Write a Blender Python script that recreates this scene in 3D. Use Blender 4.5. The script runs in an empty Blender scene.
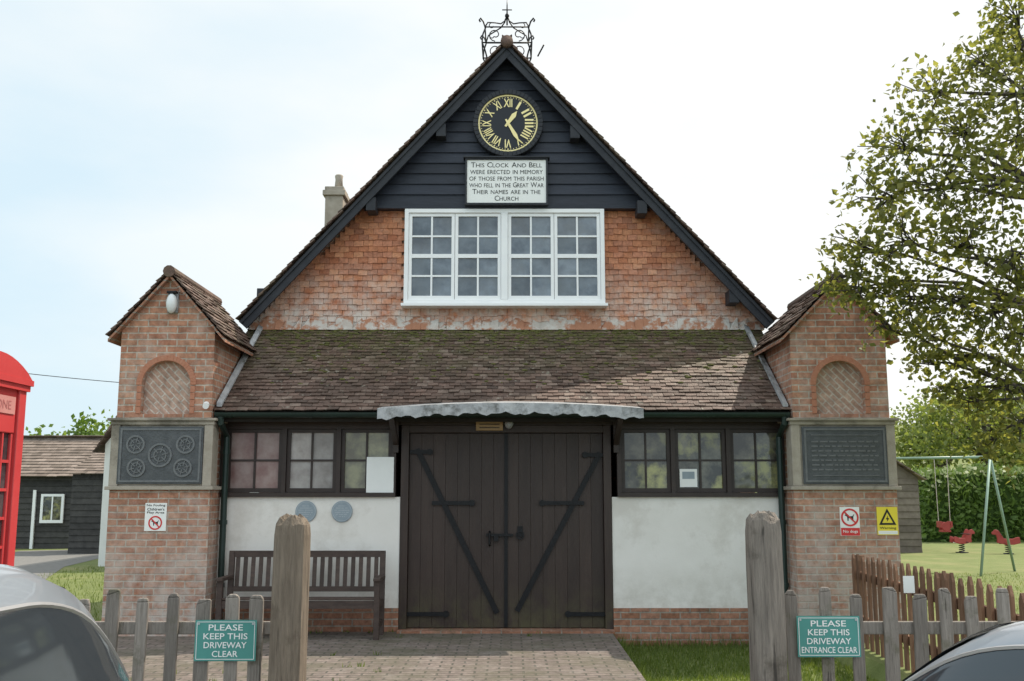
import bpy, bmesh, math, random
from mathutils import Vector, Matrix
random.seed(7)
R = math.radians
S = bpy.context.scene
COL = S.collection
TH = math.atan(0.153); CT, ST = math.cos(TH), math.sin(TH)
CAMZ = 1.55

def P(px, py, Y):
    dx = (px-512)/1000.0; dy = (340.5-py)/1000.0
    t = Y/(CT-dy*ST)
    return Vector((dx*t, Y, CAMZ+(ST+dy*CT)*t))
def PX(px, py, Y): return P(px, py, Y).x
def PZ(py, Y): return P(512, py, Y).z
def G(px, py):
    dy = (340.5-py)/1000.0
    t = -CAMZ/(ST+dy*CT)
    return Vector(((px-512)/1000.0*t, (CT-dy*ST)*t, 0))

# ------------------------------------------------------------------ materials
def node(nt, typ, ins=None, **at):
    n = nt.nodes.new(typ)
    for k, v in at.items(): setattr(n, k, v)
    for k, v in (ins or {}).items():
        if isinstance(v, bpy.types.NodeSocket): nt.links.new(v, n.inputs[k])
        else: n.inputs[k].default_value = v
    return n
def c4(c): return (c[0], c[1], c[2], 1)
def ramp(nt, fac, cols):
    r = node(nt, 'ShaderNodeValToRGB', {'Fac': fac})
    e = r.color_ramp.elements
    while len(e) < len(cols): e.new(0.5)
    for i, c in enumerate(cols):
        e[i].position = i/(len(cols)-1); e[i].color = c4(c)
    return r.outputs['Color']
def maprange(nt, v, a, b, c=0., d=1.):
    return node(nt, 'ShaderNodeMapRange', {'Value': v, 'From Min': a, 'From Max': b, 'To Min': c, 'To Max': d}).outputs[0]
def noise(nt, vec, scale, detail=6, rough=.6):
    return node(nt, 'ShaderNodeTexNoise', {'Vector': vec, 'Scale': scale, 'Detail': detail, 'Roughness': rough}).outputs['Fac']
def mix(nt, f, a, b, bt='MIX'):
    return node(nt, 'ShaderNodeMixRGB', {'Fac': f, 'Color1': a, 'Color2': b}, blend_type=bt).outputs['Color']
def start(name):
    m = bpy.data.materials.new(name); m.use_nodes = True
    return m, m.node_tree, m.node_tree.nodes['Principled BSDF']

def mk(name, c1, c2=None, scale=6, rough=.8, bump=0, bscale=60, metal=0, rnd=0, c3=None, s3=2, t3=(.52, .64),
       spec=.4, coat=0, stretch=(1, 1, 1), cols=None, zs=None, amt=1., c5=None, s5=9, t5=(.62, .68)):
    m, nt, b = start(name)
    pos = node(nt, 'ShaderNodeNewGeometry').outputs['Position']
    mp = node(nt, 'ShaderNodeMapping', {'Vector': pos, 'Scale': stretch}).outputs[0]
    n1 = noise(nt, mp, scale)
    if cols:
        at = node(nt, 'ShaderNodeAttribute', attribute_name='rnd').outputs['Fac']
        col = ramp(nt, at, cols)
        v = maprange(nt, n1, .3, .7, .72, 1.25)
        col = mix(nt, 1.0, col, node(nt, 'ShaderNodeCombineColor', {0: v, 1: v, 2: v}).outputs[0], 'MULTIPLY')
    else:
        col = mix(nt, maprange(nt, n1, .3, .7), c4(c1), c4(c2 or c1))
        if rnd:
            at = node(nt, 'ShaderNodeAttribute', attribute_name='rnd').outputs['Fac']
            v = maprange(nt, at, 0, 1, 1-rnd, 1+rnd)
            col = mix(nt, 1.0, col, node(nt, 'ShaderNodeCombineColor', {0: v, 1: v, 2: v}).outputs[0], 'MULTIPLY')
    if c3:
        n3 = noise(nt, pos, s3, 8, .7)
        col = mix(nt, maprange(nt, n3, t3[0], t3[1], 0, amt), col, c4(c3))
    if zs:   # stain that builds up towards a height: (z0, z1, colour, amount)
        sep = node(nt, 'ShaderNodeSeparateXYZ', {0: pos}).outputs[2]
        f = maprange(nt, sep, zs[0], zs[1], 1, 0)
        f2 = node(nt, 'ShaderNodeMath', {0: f, 1: maprange(nt, noise(nt, pos, 5, 8, .7), .38, .62, 0, zs[3])}, operation='MULTIPLY').outputs[0]
        col = mix(nt, f2, col, c4(zs[2]))
    if c5:
        col = mix(nt, maprange(nt, noise(nt, mp, s5, 4, .6), t5[0], t5[1], 0, .85), col, c4(c5))
    nt.links.new(col, b.inputs['Base Color'])
    b.inputs['Roughness'].default_value = rough; b.inputs['Metallic'].default_value = metal
    b.inputs['Specular IOR Level'].default_value = spec; b.inputs['Coat Weight'].default_value = coat
    if bump:
        bn = noise(nt, mp, bscale, 5)
        bp = node(nt, 'ShaderNodeBump', {'Height': bn, 'Strength': bump, 'Distance': .02})
        nt.links.new(bp.outputs[0], b.inputs['Normal'])
    return m

def mkbrick(name, ca, cb, mortar, bw=.225, bh=.075, ms=.009, stain=None, st=(.55, .68), ss=1.6, bump=.6, stain2=None, rough=.9, offset=.5, rot=0, zs=None):
    m, nt, b = start(name)
    uv = node(nt, 'ShaderNodeUVMap').outputs[0]
    pos = node(nt, 'ShaderNodeNewGeometry').outputs['Position']
    wob = node(nt, 'ShaderNodeTexNoise', {'Vector': pos, 'Scale': 9., 'Detail': 3.}).outputs['Color']
    uv2 = mix(nt, .014, uv, wob, 'ADD')
    mp = node(nt, 'ShaderNodeMapping', {'Vector': uv2, 'Rotation': (0, 0, rot)}).outputs[0]
    bt = node(nt, 'ShaderNodeTexBrick', {'Vector': mp, 'Color1': c4(ca), 'Color2': c4(cb), 'Mortar': c4(mortar), 'Scale': 1.,
              'Mortar Size': ms, 'Mortar Smooth': .3, 'Brick Width': bw, 'Row Height': bh, 'Bias': 0.}, offset=offset)
    v = maprange(nt, noise(nt, pos, 14, 8, .7), .3, .7, .6, 1.38)
    col = mix(nt, 1., bt.outputs['Color'], node(nt, 'ShaderNodeCombineColor', {0: v, 1: v, 2: v}).outputs[0], 'MULTIPLY')
    if stain: col = mix(nt, maprange(nt, noise(nt, pos, ss, 10, .72), st[0], st[1], 0, .8), col, c4(stain))
    if stain2: col = mix(nt, maprange(nt, noise(nt, pos, 3.1, 8, .7), .53, .7, 0, .65), col, c4(stain2))
    if zs:
        sep = node(nt, 'ShaderNodeSeparateXYZ', {0: pos}).outputs[2]
        f = maprange(nt, sep, zs[0], zs[1], 1, 0)
        f2 = node(nt, 'ShaderNodeMath', {0: f, 1: maprange(nt, noise(nt, pos, 6, 8, .7), .35, .6, 0, zs[3])}, operation='MULTIPLY').outputs[0]
        col = mix(nt, f2, col, c4(zs[2]))
    nt.links.new(col, b.inputs['Base Color']); b.inputs['Roughness'].default_value = rough
    b.inputs['Specular IOR Level'].default_value = .25
    h = node(nt, 'ShaderNodeMath', {0: bt.outputs['Fac'], 1: -1.}, operation='MULTIPLY').outputs[0]
    h2 = node(nt, 'ShaderNodeMath', {0: h, 1: maprange(nt, noise(nt, pos, 60, 4), 0, 1, 0, .5)}, operation='ADD').outputs[0]
    bp = node(nt, 'ShaderNodeBump', {'Height': h2, 'Strength': bump, 'Distance': .01})
    nt.links.new(bp.outputs[0], b.inputs['Normal'])
    return m

def mkleaf(name, cols, tr=.35):
    m, nt, b = start(name)
    at = node(nt, 'ShaderNodeAttribute', attribute_name='rnd').outputs['Fac']
    col = ramp(nt, at, cols)
    nt.links.new(col, b.inputs['Base Color']); b.inputs['Roughness'].default_value = .5
    b.inputs['Specular IOR Level'].default_value = .35
    t = node(nt, 'ShaderNodeBsdfTranslucent', {'Color': mix(nt, 1., col, (1.9, 1.85, .9, 1), 'MULTIPLY')})
    mx = node(nt, 'ShaderNodeMixShader', {0: tr, 1: b.outputs[0], 2: t.outputs[0]})
    nt.links.new(mx.outputs[0], nt.nodes['Material Output'].inputs['Surface'])
    return m

def mkpane(name, ca, cb, scale=4, lo=.4, hi=.6, rough=.06, spec=.6, bump=.06, cc=None):
    m, nt, b = start(name)
    pos = node(nt, 'ShaderNodeNewGeometry').outputs['Position']
    col = mix(nt, maprange(nt, noise(nt, pos, scale, 5, .6), lo, hi), c4(ca), c4(cb))
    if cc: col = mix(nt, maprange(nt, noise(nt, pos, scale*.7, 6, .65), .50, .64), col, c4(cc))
    at = node(nt, 'ShaderNodeAttribute', attribute_name='rnd').outputs['Fac']
    v = maprange(nt, at, 0, 1, .72, 1.25)
    col = mix(nt, 1.0, col, node(nt, 'ShaderNodeCombineColor', {0: v, 1: v, 2: v}).outputs[0], 'MULTIPLY')
    nt.links.new(col, b.inputs['Base Color']); b.inputs['Roughness'].default_value = rough
    b.inputs['Specular IOR Level'].default_value = spec
    if bump:
        bp = node(nt, 'ShaderNodeBump', {'Height': noise(nt, pos, 3, 2), 'Strength': bump, 'Distance': .05})
        nt.links.new(bp.outputs[0], b.inputs['Normal'])
    return m

M = {}
M['brick'] = mkbrick('pier_brick', (.345, .155, .10), (.44, .23, .150), (.43, .365, .305), stain=(.54, .47, .42), st=(.50, .74), stain2=(.18, .105, .075), zs=(.2, 1.5, (.53, .48, .44), .85))
M['plinth'] = mkbrick('plinth_brick', (.28, .13, .08), (.37, .19, .13), (.30, .26, .22), stain=(.14, .12, .075))
M['nichefill'] = mkbrick('niche_brick', (.41, .26, .20), (.46, .32, .255), (.52, .45, .39), bw=.2, bh=.06, rot=R(45))
M['rubbed'] = mk('rubbed_brick', (.40, .16, .095), (.46, .22, .145), 20, .9, .3)
M['stone'] = mk('stone_dressing', (.31, .27, .22), (.43, .38, .32), 8, .9, .3, c3=(.18, .16, .13))
M['render'] = mk('painted_render', (.74, .705, .66), (.80, .765, .725), 3, .85, .08, 40, c3=(.66, .62, .57), s3=1.3, zs=(.25, .75, (.48, .44, .38), .65))
TC_ = [(.060, .037, .028), (.090, .055, .041), (.116, .070, .053), (.15, .093, .072), (.21, .155, .125)]
M['tile'] = mk('roof_tile', (.1, .1, .1), cols=TC_, scale=25, rough=.75, bump=.4, c3=(.105, .092, .048), s3=1.1, t3=(.52, .72), spec=.45)
M['ltile'] = mk('lean_to_tile', (.1, .1, .1), cols=TC_, scale=25, rough=.58, bump=.35, c3=(.068, .043, .031), s3=1.4, t3=(.46, .68), spec=.55, zs=(3.72, 2.85, (.085, .084, .030), 1.0), c5=(.30, .27, .22), s5=13, t5=(.63, .70))
M['gtile'] = mk('hung_tile', (.1, .1, .1), cols=[(.40, .145, .075), (.49, .195, .10), (.58, .265, .145), (.52, .22, .13), (.38, .16, .095)], scale=30, rough=.85, bump=.3, c3=(.55, .43, .36), s3=1.7, t3=(.52, .78), zs=(3.75, 4.65, (.63, .58, .53), .98), amt=.75)
M['fillet'] = mk('limewashed_fillet', (.60, .57, .53), (.48, .42, .37), 7, .9, .4, 30, c3=(.40, .19, .115), s3=3.4, t3=(.46, .53))
M['black'] = mk('black_boarding', (.012, .015, .026), (.024, .029, .044), 5, .5, .25, 20, stretch=(1, 1, 8), rnd=.25)
M['barge'] = mk('black_timber', (.013, .015, .022), (.028, .030, .037), 6, .6, .2, 30)
M['iron'] = mk('black_iron', (.004, .004, .005), (.009, .009, .011), 20, .5, .2, 60, spec=.3)
M['door'] = mk('brown_door_paint', (.033, .020, .016), (.047, .030, .0235), 3, .5, .15, 15, stretch=(6, 6, .7), rnd=.16, zs=(.05, .55, (.080, .070, .032), .85))
M['brown'] = mk('brown_frame_paint', (.030, .020, .017), (.045, .031, .026), 8, .5, .1, 30)
M['white'] = mk('white_paint', (.83, .83, .84), (.87, .87, .87), 5, .45, .03, 50)
M['panel'] = mk('white_sign_face', (.80, .80, .78), (.85, .85, .83), 4, .6)
M['ink'] = mk('black_lettering', (.012, .012, .014), None, 4, .6)
M['gold'] = mk('gilding', (.93, .77, .34), (.95, .82, .44), 20, .4)
M['navy'] = mk('clock_face_enamel', (.006, .007, .012), (.010, .011, .018), 4, .4)
M['pane_pink'] = mkpane('pink_frosted_pane', (.25, .14, .13), (.40, .30, .275), 5, .35, .65, .3)  # left ground-floor panes: mottling in the colour stands in for reflections
M['pane_grey'] = mkpane('grey_frosted_pane', (.25, .22, .205), (.43, .40, .38), 5, .35, .65, .3)
M['pane_green'] = mkpane('green_mottled_pane', (.14, .125, .095), (.29, .275, .17), 4, .4, .62, .2)
M['pane_dark'] = mkpane('dark_pane', (.028, .029, .025), (.18, .17, .13), 4.2, .42, .66, cc=(.33, .32, .125))  # pale and yellow-green patches are reflections painted into the base colour
M['pane_sky'] = mkpane('sky_pane', (.055, .07, .092), (.17, .20, .235), 3.0, .36, .64, .05, .8, .10, cc=(.11, .125, .14))  # reflected sky put into the base colour as blue-grey mottling
M['lead'] = mk('weathered_lead', (.27, .275, .29), (.45, .455, .46), 9, .6, .3, 25, c3=(.13, .13, .125), s3=5, t3=(.50, .64))
M['gutter'] = mk('dark_green_gutter', (.010, .024, .020), (.016, .034, .028), 6, .4)
M['bronze'] = mk('dark_plaque', (.060, .065, .070), (.10, .106, .112), 12, .5, .3, 40, metal=.1)
M['bronze2'] = mk('plaque_relief', (.12, .125, .13), (.165, .17, .175), 18, .5, .3, 50, metal=.1)
M['slate'] = mk('slate_plaque', (.24, .29, .33), (.30, .35, .39), 10, .6)
M['slate2'] = mk('slate_plaque_relief', (.40, .44, .47), (.46, .50, .53), 10, .6)
M['teak'] = mk('bench_wood', (.042, .027, .023), (.078, .053, .043), 5, .6, .3, 20, stretch=(2, 6, 6), rnd=.25)
M['oak'] = mk('weathered_oak', (.155, .13, .11), (.30, .255, .215), 4, .85, .9, 8, stretch=(14, 14, 1.0), c3=(.11, .09, .07), s3=4, t3=(.55, .7), c5=(.05, .042, .035), s5=2.2, t5=(.60, .66))
M['oakbrown'] = mk('weathered_brown_oak', (.14, .108, .080), (.26, .205, .155), 4, .85, .9, 8, stretch=(14, 14, 1.0), c3=(.11, .082, .056), s3=4, t3=(.55, .7), c5=(.045, .035, .026), s5=2.2, t5=(.60, .66))
M['grey_wood'] = mk('weathered_picket', (.165, .142, .122), (.29, .255, .225), 5, .9, .6, 10, stretch=(14, 14, 1), rnd=.28, c3=(.13, .12, .08), s3=6, t3=(.54, .7), c5=(.06, .05, .04), s5=2.5, t5=(.62, .68))
M['redwood'] = mk('stained_picket', (.16, .08, .048), (.25, .135, .082), 5, .8, .4, 10, stretch=(10, 10, 1), rnd=.25)
M['teal'] = mk('teal_sign', (.065, .255, .225), (.08, .285, .25), 6, .5)
M['redp'] = mk('red_gloss', (.46, .040, .043), (.52, .052, .054), 3, .42, coat=.1)
M['faded'] = mk('faded_opal_panel', (.46, .18, .17), (.52, .24, .22), 6, .5)
M['fadedink'] = mk('faded_lettering', (.38, .12, .12), None, 6, .5)
M['redsign'] = mk('sign_red', (.62, .035, .035), None, 3, .5)
M['dullred'] = mk('dull_red_plastic', (.30, .040, .038), (.36, .055, .05), 5, .6)
M['yellow'] = mk('sign_yellow', (.82, .66, .05), None, 3, .5)
M['kglass'] = mkpane('kiosk_glass', (.030, .028, .032), (.085, .08, .085), 3)
M['silver'] = mk('grey_blue_car_paint', (.24, .27, .31), (.26, .29, .33), 3, .3, metal=.2, coat=.6)
M['palesilver'] = mk('silver_grey_car_paint', (.34, .365, .40), (.36, .385, .42), 3, .3, metal=.2, coat=.6)
M['cglass'] = mkpane('car_glass', (.035, .042, .050), (.040, .048, .056), 1, .3, .7, .06, .8, 0)
M['rubber'] = mk('rubber', (.015, .015, .015), (.02, .02, .02), 20, .8)
M['alloy'] = mk('alloy', (.55, .55, .56), None, 3, .35, metal=.7)
M['lampred'] = mk('tail_lamp', (.35, .01, .01), None, 3, .2)
M['clear'] = mk('lamp_lens', (.7, .72, .73), None, 3, .2)
M['grass'] = mk('grass_ground', (.115, .145, .040), (.165, .195, .062), 3, .95, .6, 40, c3=(.215, .21, .085), s3=.6, t3=(.5, .68))
M['blade'] = mkleaf('grass_blade', [(.065, .105, .020), (.105, .15, .034), (.16, .20, .055)], .4)
M['pave'] = mkbrick('brick_paving', (.155, .125, .111), (.212, .172, .154), (.085, .079, .068), .215, .105, .011, stain=(.105, .10, .068), st=(.44, .64), ss=1.2, stain2=(.255, .225, .205))
M['asphalt'] = mk('asphalt', (.045, .045, .047), (.065, .065, .066), 30, .9, .4, 200)
M['path'] = mk('grey_path', (.15, .145, .14), (.20, .195, .185), 8, .9, .3, 80)
M['bark'] = mk('bark', (.055, .046, .038), (.11, .093, .075), 6, .95, .8, 20, stretch=(5, 5, 1))
M['leaf'] = mkleaf('oak_leaf', [(.065, .080, .028), (.115, .128, .042), (.170, .178, .060), (.245, .24, .095)], .6)
M['leaf2'] = mkleaf('pale_leaf', [(.11, .15, .045), (.16, .195, .06), (.22, .245, .10)], .45)
M['hedge'] = mkleaf('hedge_leaf', [(.07, .125, .026), (.11, .175, .038), (.16, .225, .055)], .4)
M['darkboard'] = mk('tarred_boards', (.035, .033, .032), (.065, .061, .058), 6, .8, .3, 20, rnd=.3)
M['greyboard'] = mk('grey_boards', (.11, .09, .075), (.17, .145, .12), 6, .85, .3, 20, rnd=.25)
M['oldtile'] = mk('old_roof_tile', (.1, .1, .1), cols=[(.14, .11, .09), (.19, .15, .125), (.25, .20, .17)], scale=5, rough=.9, bump=.3)
M['cwhite'] = mk('cottage_white', (.66, .66, .65), (.74, .74, .73), 3, .9)
M['green'] = mk('pale_green_metal', (.20, .31, .25), (.26, .37, .31), 5, .4)
M['dark'] = mk('dark_plastic', (.02, .02, .022), (.03, .03, .03), 5, .5)
M['lining'] = mk('dark_lining_board', (.02, .017, .015), (.035, .03, .026), 5, .9)  # even near-black boards for roof lining, eaves, soffit and window backing
M['woodsign'] = mk('varnished_board', (.34, .21, .09), (.45, .30, .15), 6, .5, stretch=(3, 3, 20))

# ------------------------------------------------------------------ mesh builder
WL = {}
class MB:
    def __init__(s): s.v = []; s.f = []; s.r = []
    def poly(s, pts, r=None):
        n = len(s.v); s.v += [tuple(p) for p in pts]; s.f.append(tuple(range(n, n+len(pts)))); s.r.append(.5 if r is None else r)
    def hexa(s, c, r=None):
        n = len(s.v); s.v += [tuple(p) for p in c]
        for f in ((0, 3, 2, 1), (4, 5, 6, 7), (0, 1, 5, 4), (1, 2, 6, 5), (2, 3, 7, 6), (3, 0, 4, 7)):
            s.f.append(tuple(n+i for i in f)); s.r.append(.5 if r is None else r)
    def box(s, x0, x1, y0, y1, z0, z1, r=None):
        s.hexa([(x0, y0, z0), (x1, y0, z0), (x1, y1, z0), (x0, y1, z0), (x0, y0, z1), (x1, y0, z1), (x1, y1, z1), (x0, y1, z1)], r)
    def bar(s, a, b, w, h, up=(0, 0, 1), r=None):
        a = Vector(a); b = Vector(b); d = (b-a).normalized(); up = Vector(up)
        sd = d.cross(up).normalized(); u = sd.cross(d).normalized()
        sd = sd*w/2; u = u*h/2
        s.hexa([a-sd-u, a+sd-u, b+sd-u, b-sd-u, a-sd+u, a+sd+u, b+sd+u, b-sd+u], r)
    def tube(s, pts, rad, n=8, r=None):
        pts = [Vector(p) for p in pts]; N = len(pts)
        if not isinstance(rad, (list, tuple)): rad = [rad]*N
        base = len(s.v); prev = None
        for i, p in enumerate(pts):
            d = (pts[min(i+1, N-1)]-pts[max(i-1, 0)])
            d = d.normalized() if d.length > 1e-9 else Vector((0, 0, 1))
            if prev is None:
                a = Vector((0, 0, 1)) if abs(d.z) < .9 else Vector((1, 0, 0))
                x = d.cross(a).normalized()
            else:
                x = (prev-d*prev.dot(d)); x = x.normalized() if x.length > 1e-6 else d.orthogonal().normalized()
            prev = x; y = d.cross(x)
            for k in range(n):
                an = 2*math.pi*k/n
                s.v.append(tuple(p+(x*math.cos(an)+y*math.sin(an))*rad[i]))
        for i in range(N-1):
            for k in range(n):
                k2 = (k+1) % n
                s.f.append((base+i*n+k, base+i*n+k2, base+(i+1)*n+k2, base+(i+1)*n+k)); s.r.append(.5 if r is None else r)
        s.f.append(tuple(base+k for k in range(n))[::-1]); s.r.append(.5)
        s.f.append(tuple(base+(N-1)*n+k for k in range(n))); s.r.append(.5)
    def prism(s, poly, y0, y1, r=None, ax='y'):
        n = len(s.v); k = len(poly)
        def q(p, y): return (p[0], y, p[1]) if ax == 'y' else ((y, p[0], p[1]) if ax == 'x' else (p[0], p[1], y))
        s.v += [q(p, y0) for p in poly]+[q(p, y1) for p in poly]
        s.f.append(tuple(range(n, n+k))); s.f.append(tuple(range(n+2*k-1, n+k-1, -1)))
        for i in range(k): s.f.append((n+i, n+(i+1) % k, n+k+(i+1) % k, n+k+i))
        s.r += [.5 if r is None else r]*(k+2)
    def disc(s, cx, cz, rad, y0, y1, n=40, r=None):
        s.prism([(cx+rad*math.cos(2*math.pi*i/n), cz+rad*math.sin(2*math.pi*i/n)) for i in range(n)], y0, y1, r)
    def ring(s, cx, cz, r0, r1, y0, y1, n=48, a0=0, a1=360, jit=0):
        for i in range(n):
            a = R(a0+(a1-a0)*i/n); b = R(a0+(a1-a0)*(i+1)/n)
            pa = lambda rr, t, y: (cx+rr*math.cos(t), y, cz+rr*math.sin(t))
            s.hexa([pa(r0, a, y0), pa(r1, a, y0), pa(r1, a, y1), pa(r0, a, y1), pa(r0, b, y0), pa(r1, b, y0), pa(r1, b, y1), pa(r0, b, y1)], random.random())
    def ell(s, c, rx, ry, rz, nu=14, nv=8):
        base = len(s.v)
        for j in range(nv+1):
            t = math.pi*j/nv
            for i in range(nu):
                a = 2*math.pi*i/nu
                s.v.append((c[0]+rx*math.sin(t)*math.cos(a), c[1]+ry*math.sin(t)*math.sin(a), c[2]+rz*math.cos(t)))
        for j in range(nv):
            for i in range(nu):
                i2 = (i+1) % nu
                s.f.append((base+j*nu+i, base+(j+1)*nu+i, base+(j+1)*nu+i2, base+j*nu+i2)); s.r.append(.5)
    def text(s, body, c, u, v, w, h, bold=0):
        vs, fs, _ = tmesh(body, bold); n = len(s.v); c = Vector(c); u = Vector(u); v = Vector(v)
        s.v += [tuple(c+u*(a*w)+v*(b*h)) for a, b in vs]
        for f in fs: s.f.append(tuple(n+i for i in f)); s.r.append(.5)
    def smallcaps(s, body, c, W, H, bold=0):
        # words with a taller first letter, standing on one baseline, facing -Y
        pieces = []; x = 0; hc = tmesh('H', bold)[2][1]
        for wd in body.split(' '):
            runs = ([(wd[0], 1.0)]+([(wd[1:].upper(), .8)] if len(wd) > 1 else [])) if wd[0].isupper() else [(wd.upper(), .8)]
            for t, sc in runs:
                vs, fs, (w, h) = tmesh(t, bold)
                pieces.append((vs, fs, x+w*sc/2, w*sc, h*sc)); x += w*sc+.07
            x += .30
        tot = x-.37; k = W/tot; kz = H/hc
        for vs, fs, cx, w, h in pieces:
            n = len(s.v)
            s.v += [(c[0]-W/2+(cx+a*w)*k, c[1], c[2]-H/2+(b+.5)*h*kz) for a, b in vs]
            for f in fs: s.f.append(tuple(n+i for i in f)); s.r.append(.5)
    def build(s, name, mat, parent=None, origin=(0, 0, 0), smooth=False, bevel=0, fix=True, sharp=None):
        if parent is not None: origin = WL[parent.name]
        o0 = Vector(origin)
        me = bpy.data.meshes.new(name)
        me.from_pydata([tuple(Vector(p)-o0) for p in s.v], [], s.f)
        a = me.attributes.new('rnd', 'FLOAT', 'FACE'); a.data.foreach_set('value', s.r)
        if fix:
            bm = bmesh.new(); bm.from_mesh(me); bmesh.ops.recalc_face_normals(bm, faces=bm.faces); bm.to_mesh(me); bm.free()
        uvl = me.uv_layers.new(name='UVMap')
        for p in me.polygons:
            nx, ny, nz = abs(p.normal.x), abs(p.normal.y), abs(p.normal.z)
            for li in p.loop_indices:
                c = me.vertices[me.loops[li].vertex_index].co+o0
                uvl.data[li].uv = (c.y, c.z) if (nx >= ny and nx >= nz) else ((c.x, c.z) if ny >= nz else (c.x, c.y))
        if smooth:
            me.polygons.foreach_set('use_smooth', [True]*len(me.polygons))
        me.materials.append(mat)
        o = bpy.data.objects.new(name, me); COL.objects.link(o)
        if parent is not None:
            o.parent = parent; WL[o.name] = WL[parent.name]
        else:
            o.location = o0; WL[o.name] = o0
        if bevel:
            b = o.modifiers.new('bevel', 'BEVEL'); b.width = bevel; b.segments = 2; b.limit_method = 'ANGLE'
        return o
TC = {}
def tmesh(body, bold=0):
    if (body, bold) in TC: return TC[body, bold]
    cu = bpy.data.curves.new('lettering', 'FONT'); cu.body = body; cu.resolution_u = 3; cu.offset = bold
    ob = bpy.data.objects.new('lettering_tmp', cu); COL.objects.link(ob)
    bpy.context.view_layer.update()
    me = bpy.data.meshes.new_from_object(ob.evaluated_get(bpy.context.evaluated_depsgraph_get()))
    xs = [v.co.x for v in me.vertices]; ys = [v.co.y for v in me.vertices]
    x0, x1, y0, y1 = min(xs), max(xs), min(ys), max(ys)
    vs = [((v.co.x-x0)/(x1-x0)-.5, (v.co.y-y0)/(y1-y0)-.5) for v in me.vertices]
    fs = [tuple(p.vertices) for p in me.polygons]
    bpy.data.objects.remove(ob); bpy.data.curves.remove(cu); bpy.data.meshes.remove(me)
    TC[body, bold] = (vs, fs, (x1-x0, y1-y0)); return TC[body, bold]
def tag(o, label=None, cat=None, group=None, kind=None):
    if label: o['label'] = label
    if cat: o['category'] = cat
    if group: o['group'] = group
    if kind: o['kind'] = kind
    return o
def empty(name, loc, label, cat, group=None):
    o = bpy.data.objects.new(name, None); COL.objects.link(o); o.location = loc; o.empty_display_size = .2
    WL[o.name] = Vector(loc); return tag(o, label, cat, group)
def part(mb, name, mat, parent, **k): return mb.build(name, mat, parent, **k)
def bpart(name, mat, parent, *b, **k):
    m = MB(); m.box(*b); return m.build(name, mat, parent, **k)
UX, UZ = (1, 0, 0), (0, 0, 1)

def tiles(mb, O, U, V, nu, nv, w, g, th=.012, L=1.7, keep=None, jit=1.0):
    O = Vector(O); U = Vector(U).normalized(); V = Vector(V).normalized(); Nn = U.cross(V).normalized()
    if Nn.z < 0 or (abs(Nn.z) < 1e-4 and Nn.y > 0): Nn = -Nn
    for j in range(nv):
        for i in range(-1, nu+1):
            u0 = (i+(.5 if j % 2 else 0))*w
            u0c = max(u0, 0); u1c = min(u0+w, nu*w)
            if u1c-u0c < w*.2: continue
            if keep and not keep((O+U*((u0c+u1c)/2)+V*(j+.5)*g)): continue
            gp = .0025; lift = th*1.6+random.uniform(-.003, .006)*jit; dv = random.uniform(-.006, .006)*jit; sk = random.uniform(-.004, .004)*jit
            a = O+U*(u0c+gp)+V*(j*g+dv+sk); b = O+U*(u1c-gp)+V*(j*g+dv-sk)
            c = b+V*(g*L); d = a+V*(g*L)
            n0 = Nn*lift; n1 = Nn*.002; t = Nn*th
            mb.hexa([a+n0, b+n0, c+n1, d+n1, a+n0+t, b+n0+t, c+n1+t, d+n1+t], random.random())

# ------------------------------------------------------------------ ground
ROADZ = -.35
def gz(x, y):
    if y < 5.38: z = ROADZ
    elif y < 5.55: z = ROADZ*(1-(y-5.38)/.17)
    else: z = 0
    if 1.13 < x < 3.35 and 5.6 < y < 11.9: z -= .15
    if y > 90:
        t = min(1, (y-90)/160); t = t*t*(3-2*t)
        z += t*(9+9*math.sin(x*.008+.9))
    return z
mb = MB()
xs = sorted(set([-500, -350, -250, -180, -120, -80, -50, -30, -20, -12, -8, -4, 0, 1.10, 1.14, 3.3, 3.4, 5, 8, 12, 20, 30, 50, 80, 120, 160, 200, 250, 350, 500]))
ys = sorted(set([-80, -40, -10, 0, 4, 5.37, 5.55, 5.59, 5.75, 8, 11.8, 12.0, 20, 30, 50, 70, 90, 110, 130, 150, 170, 200, 230, 260, 330, 450, 700]))
vi = {}
for j, y in enumerate(ys):
    for i, x in enumerate(xs):
        vi[i, j] = len(mb.v); mb.v.append((x, y, gz(x, y)))
for j in range(len(ys)-1):
    for i in range(len(xs)-1):
        mb.f.append((vi[i, j], vi[i+1, j], vi[i+1, j+1], vi[i, j+1])); mb.r.append(.5)
tag(mb.build('ground', M['grass']), kind='structure')
def sheet(name, pts, z, mat):
    m = MB(); m.poly([(p[0], p[1], z) for p in pts]); return tag(m.build(name, mat), kind='structure')
sheet('road', [(-80, -6), (80, -6), (80, 5.28), (-80, 5.28)], ROADZ+.004, M['asphalt'])
mb = MB(); mb.prism([(-4.9, 5.57), (1.11, 5.57), (1.125, 11.75), (-4.9, 11.75)], -.2, .006, ax='z'); tag(mb.build('driveway', M['pave']), kind='structure')
a, b, c, d, e, f = G(-60, 640), G(30, 590), G(64, 567), G(110, 556), G(110, 549), G(20, 551)
sheet('path', [a, b, c, d, e, f, G(-140, 590)], .005, M['path'])
mb = MB(); mb.box(-80, 80, 5.28, 5.42, ROADZ-.1, ROADZ+.12); tag(mb.build('kerb', M['stone']), kind='structure')

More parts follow.
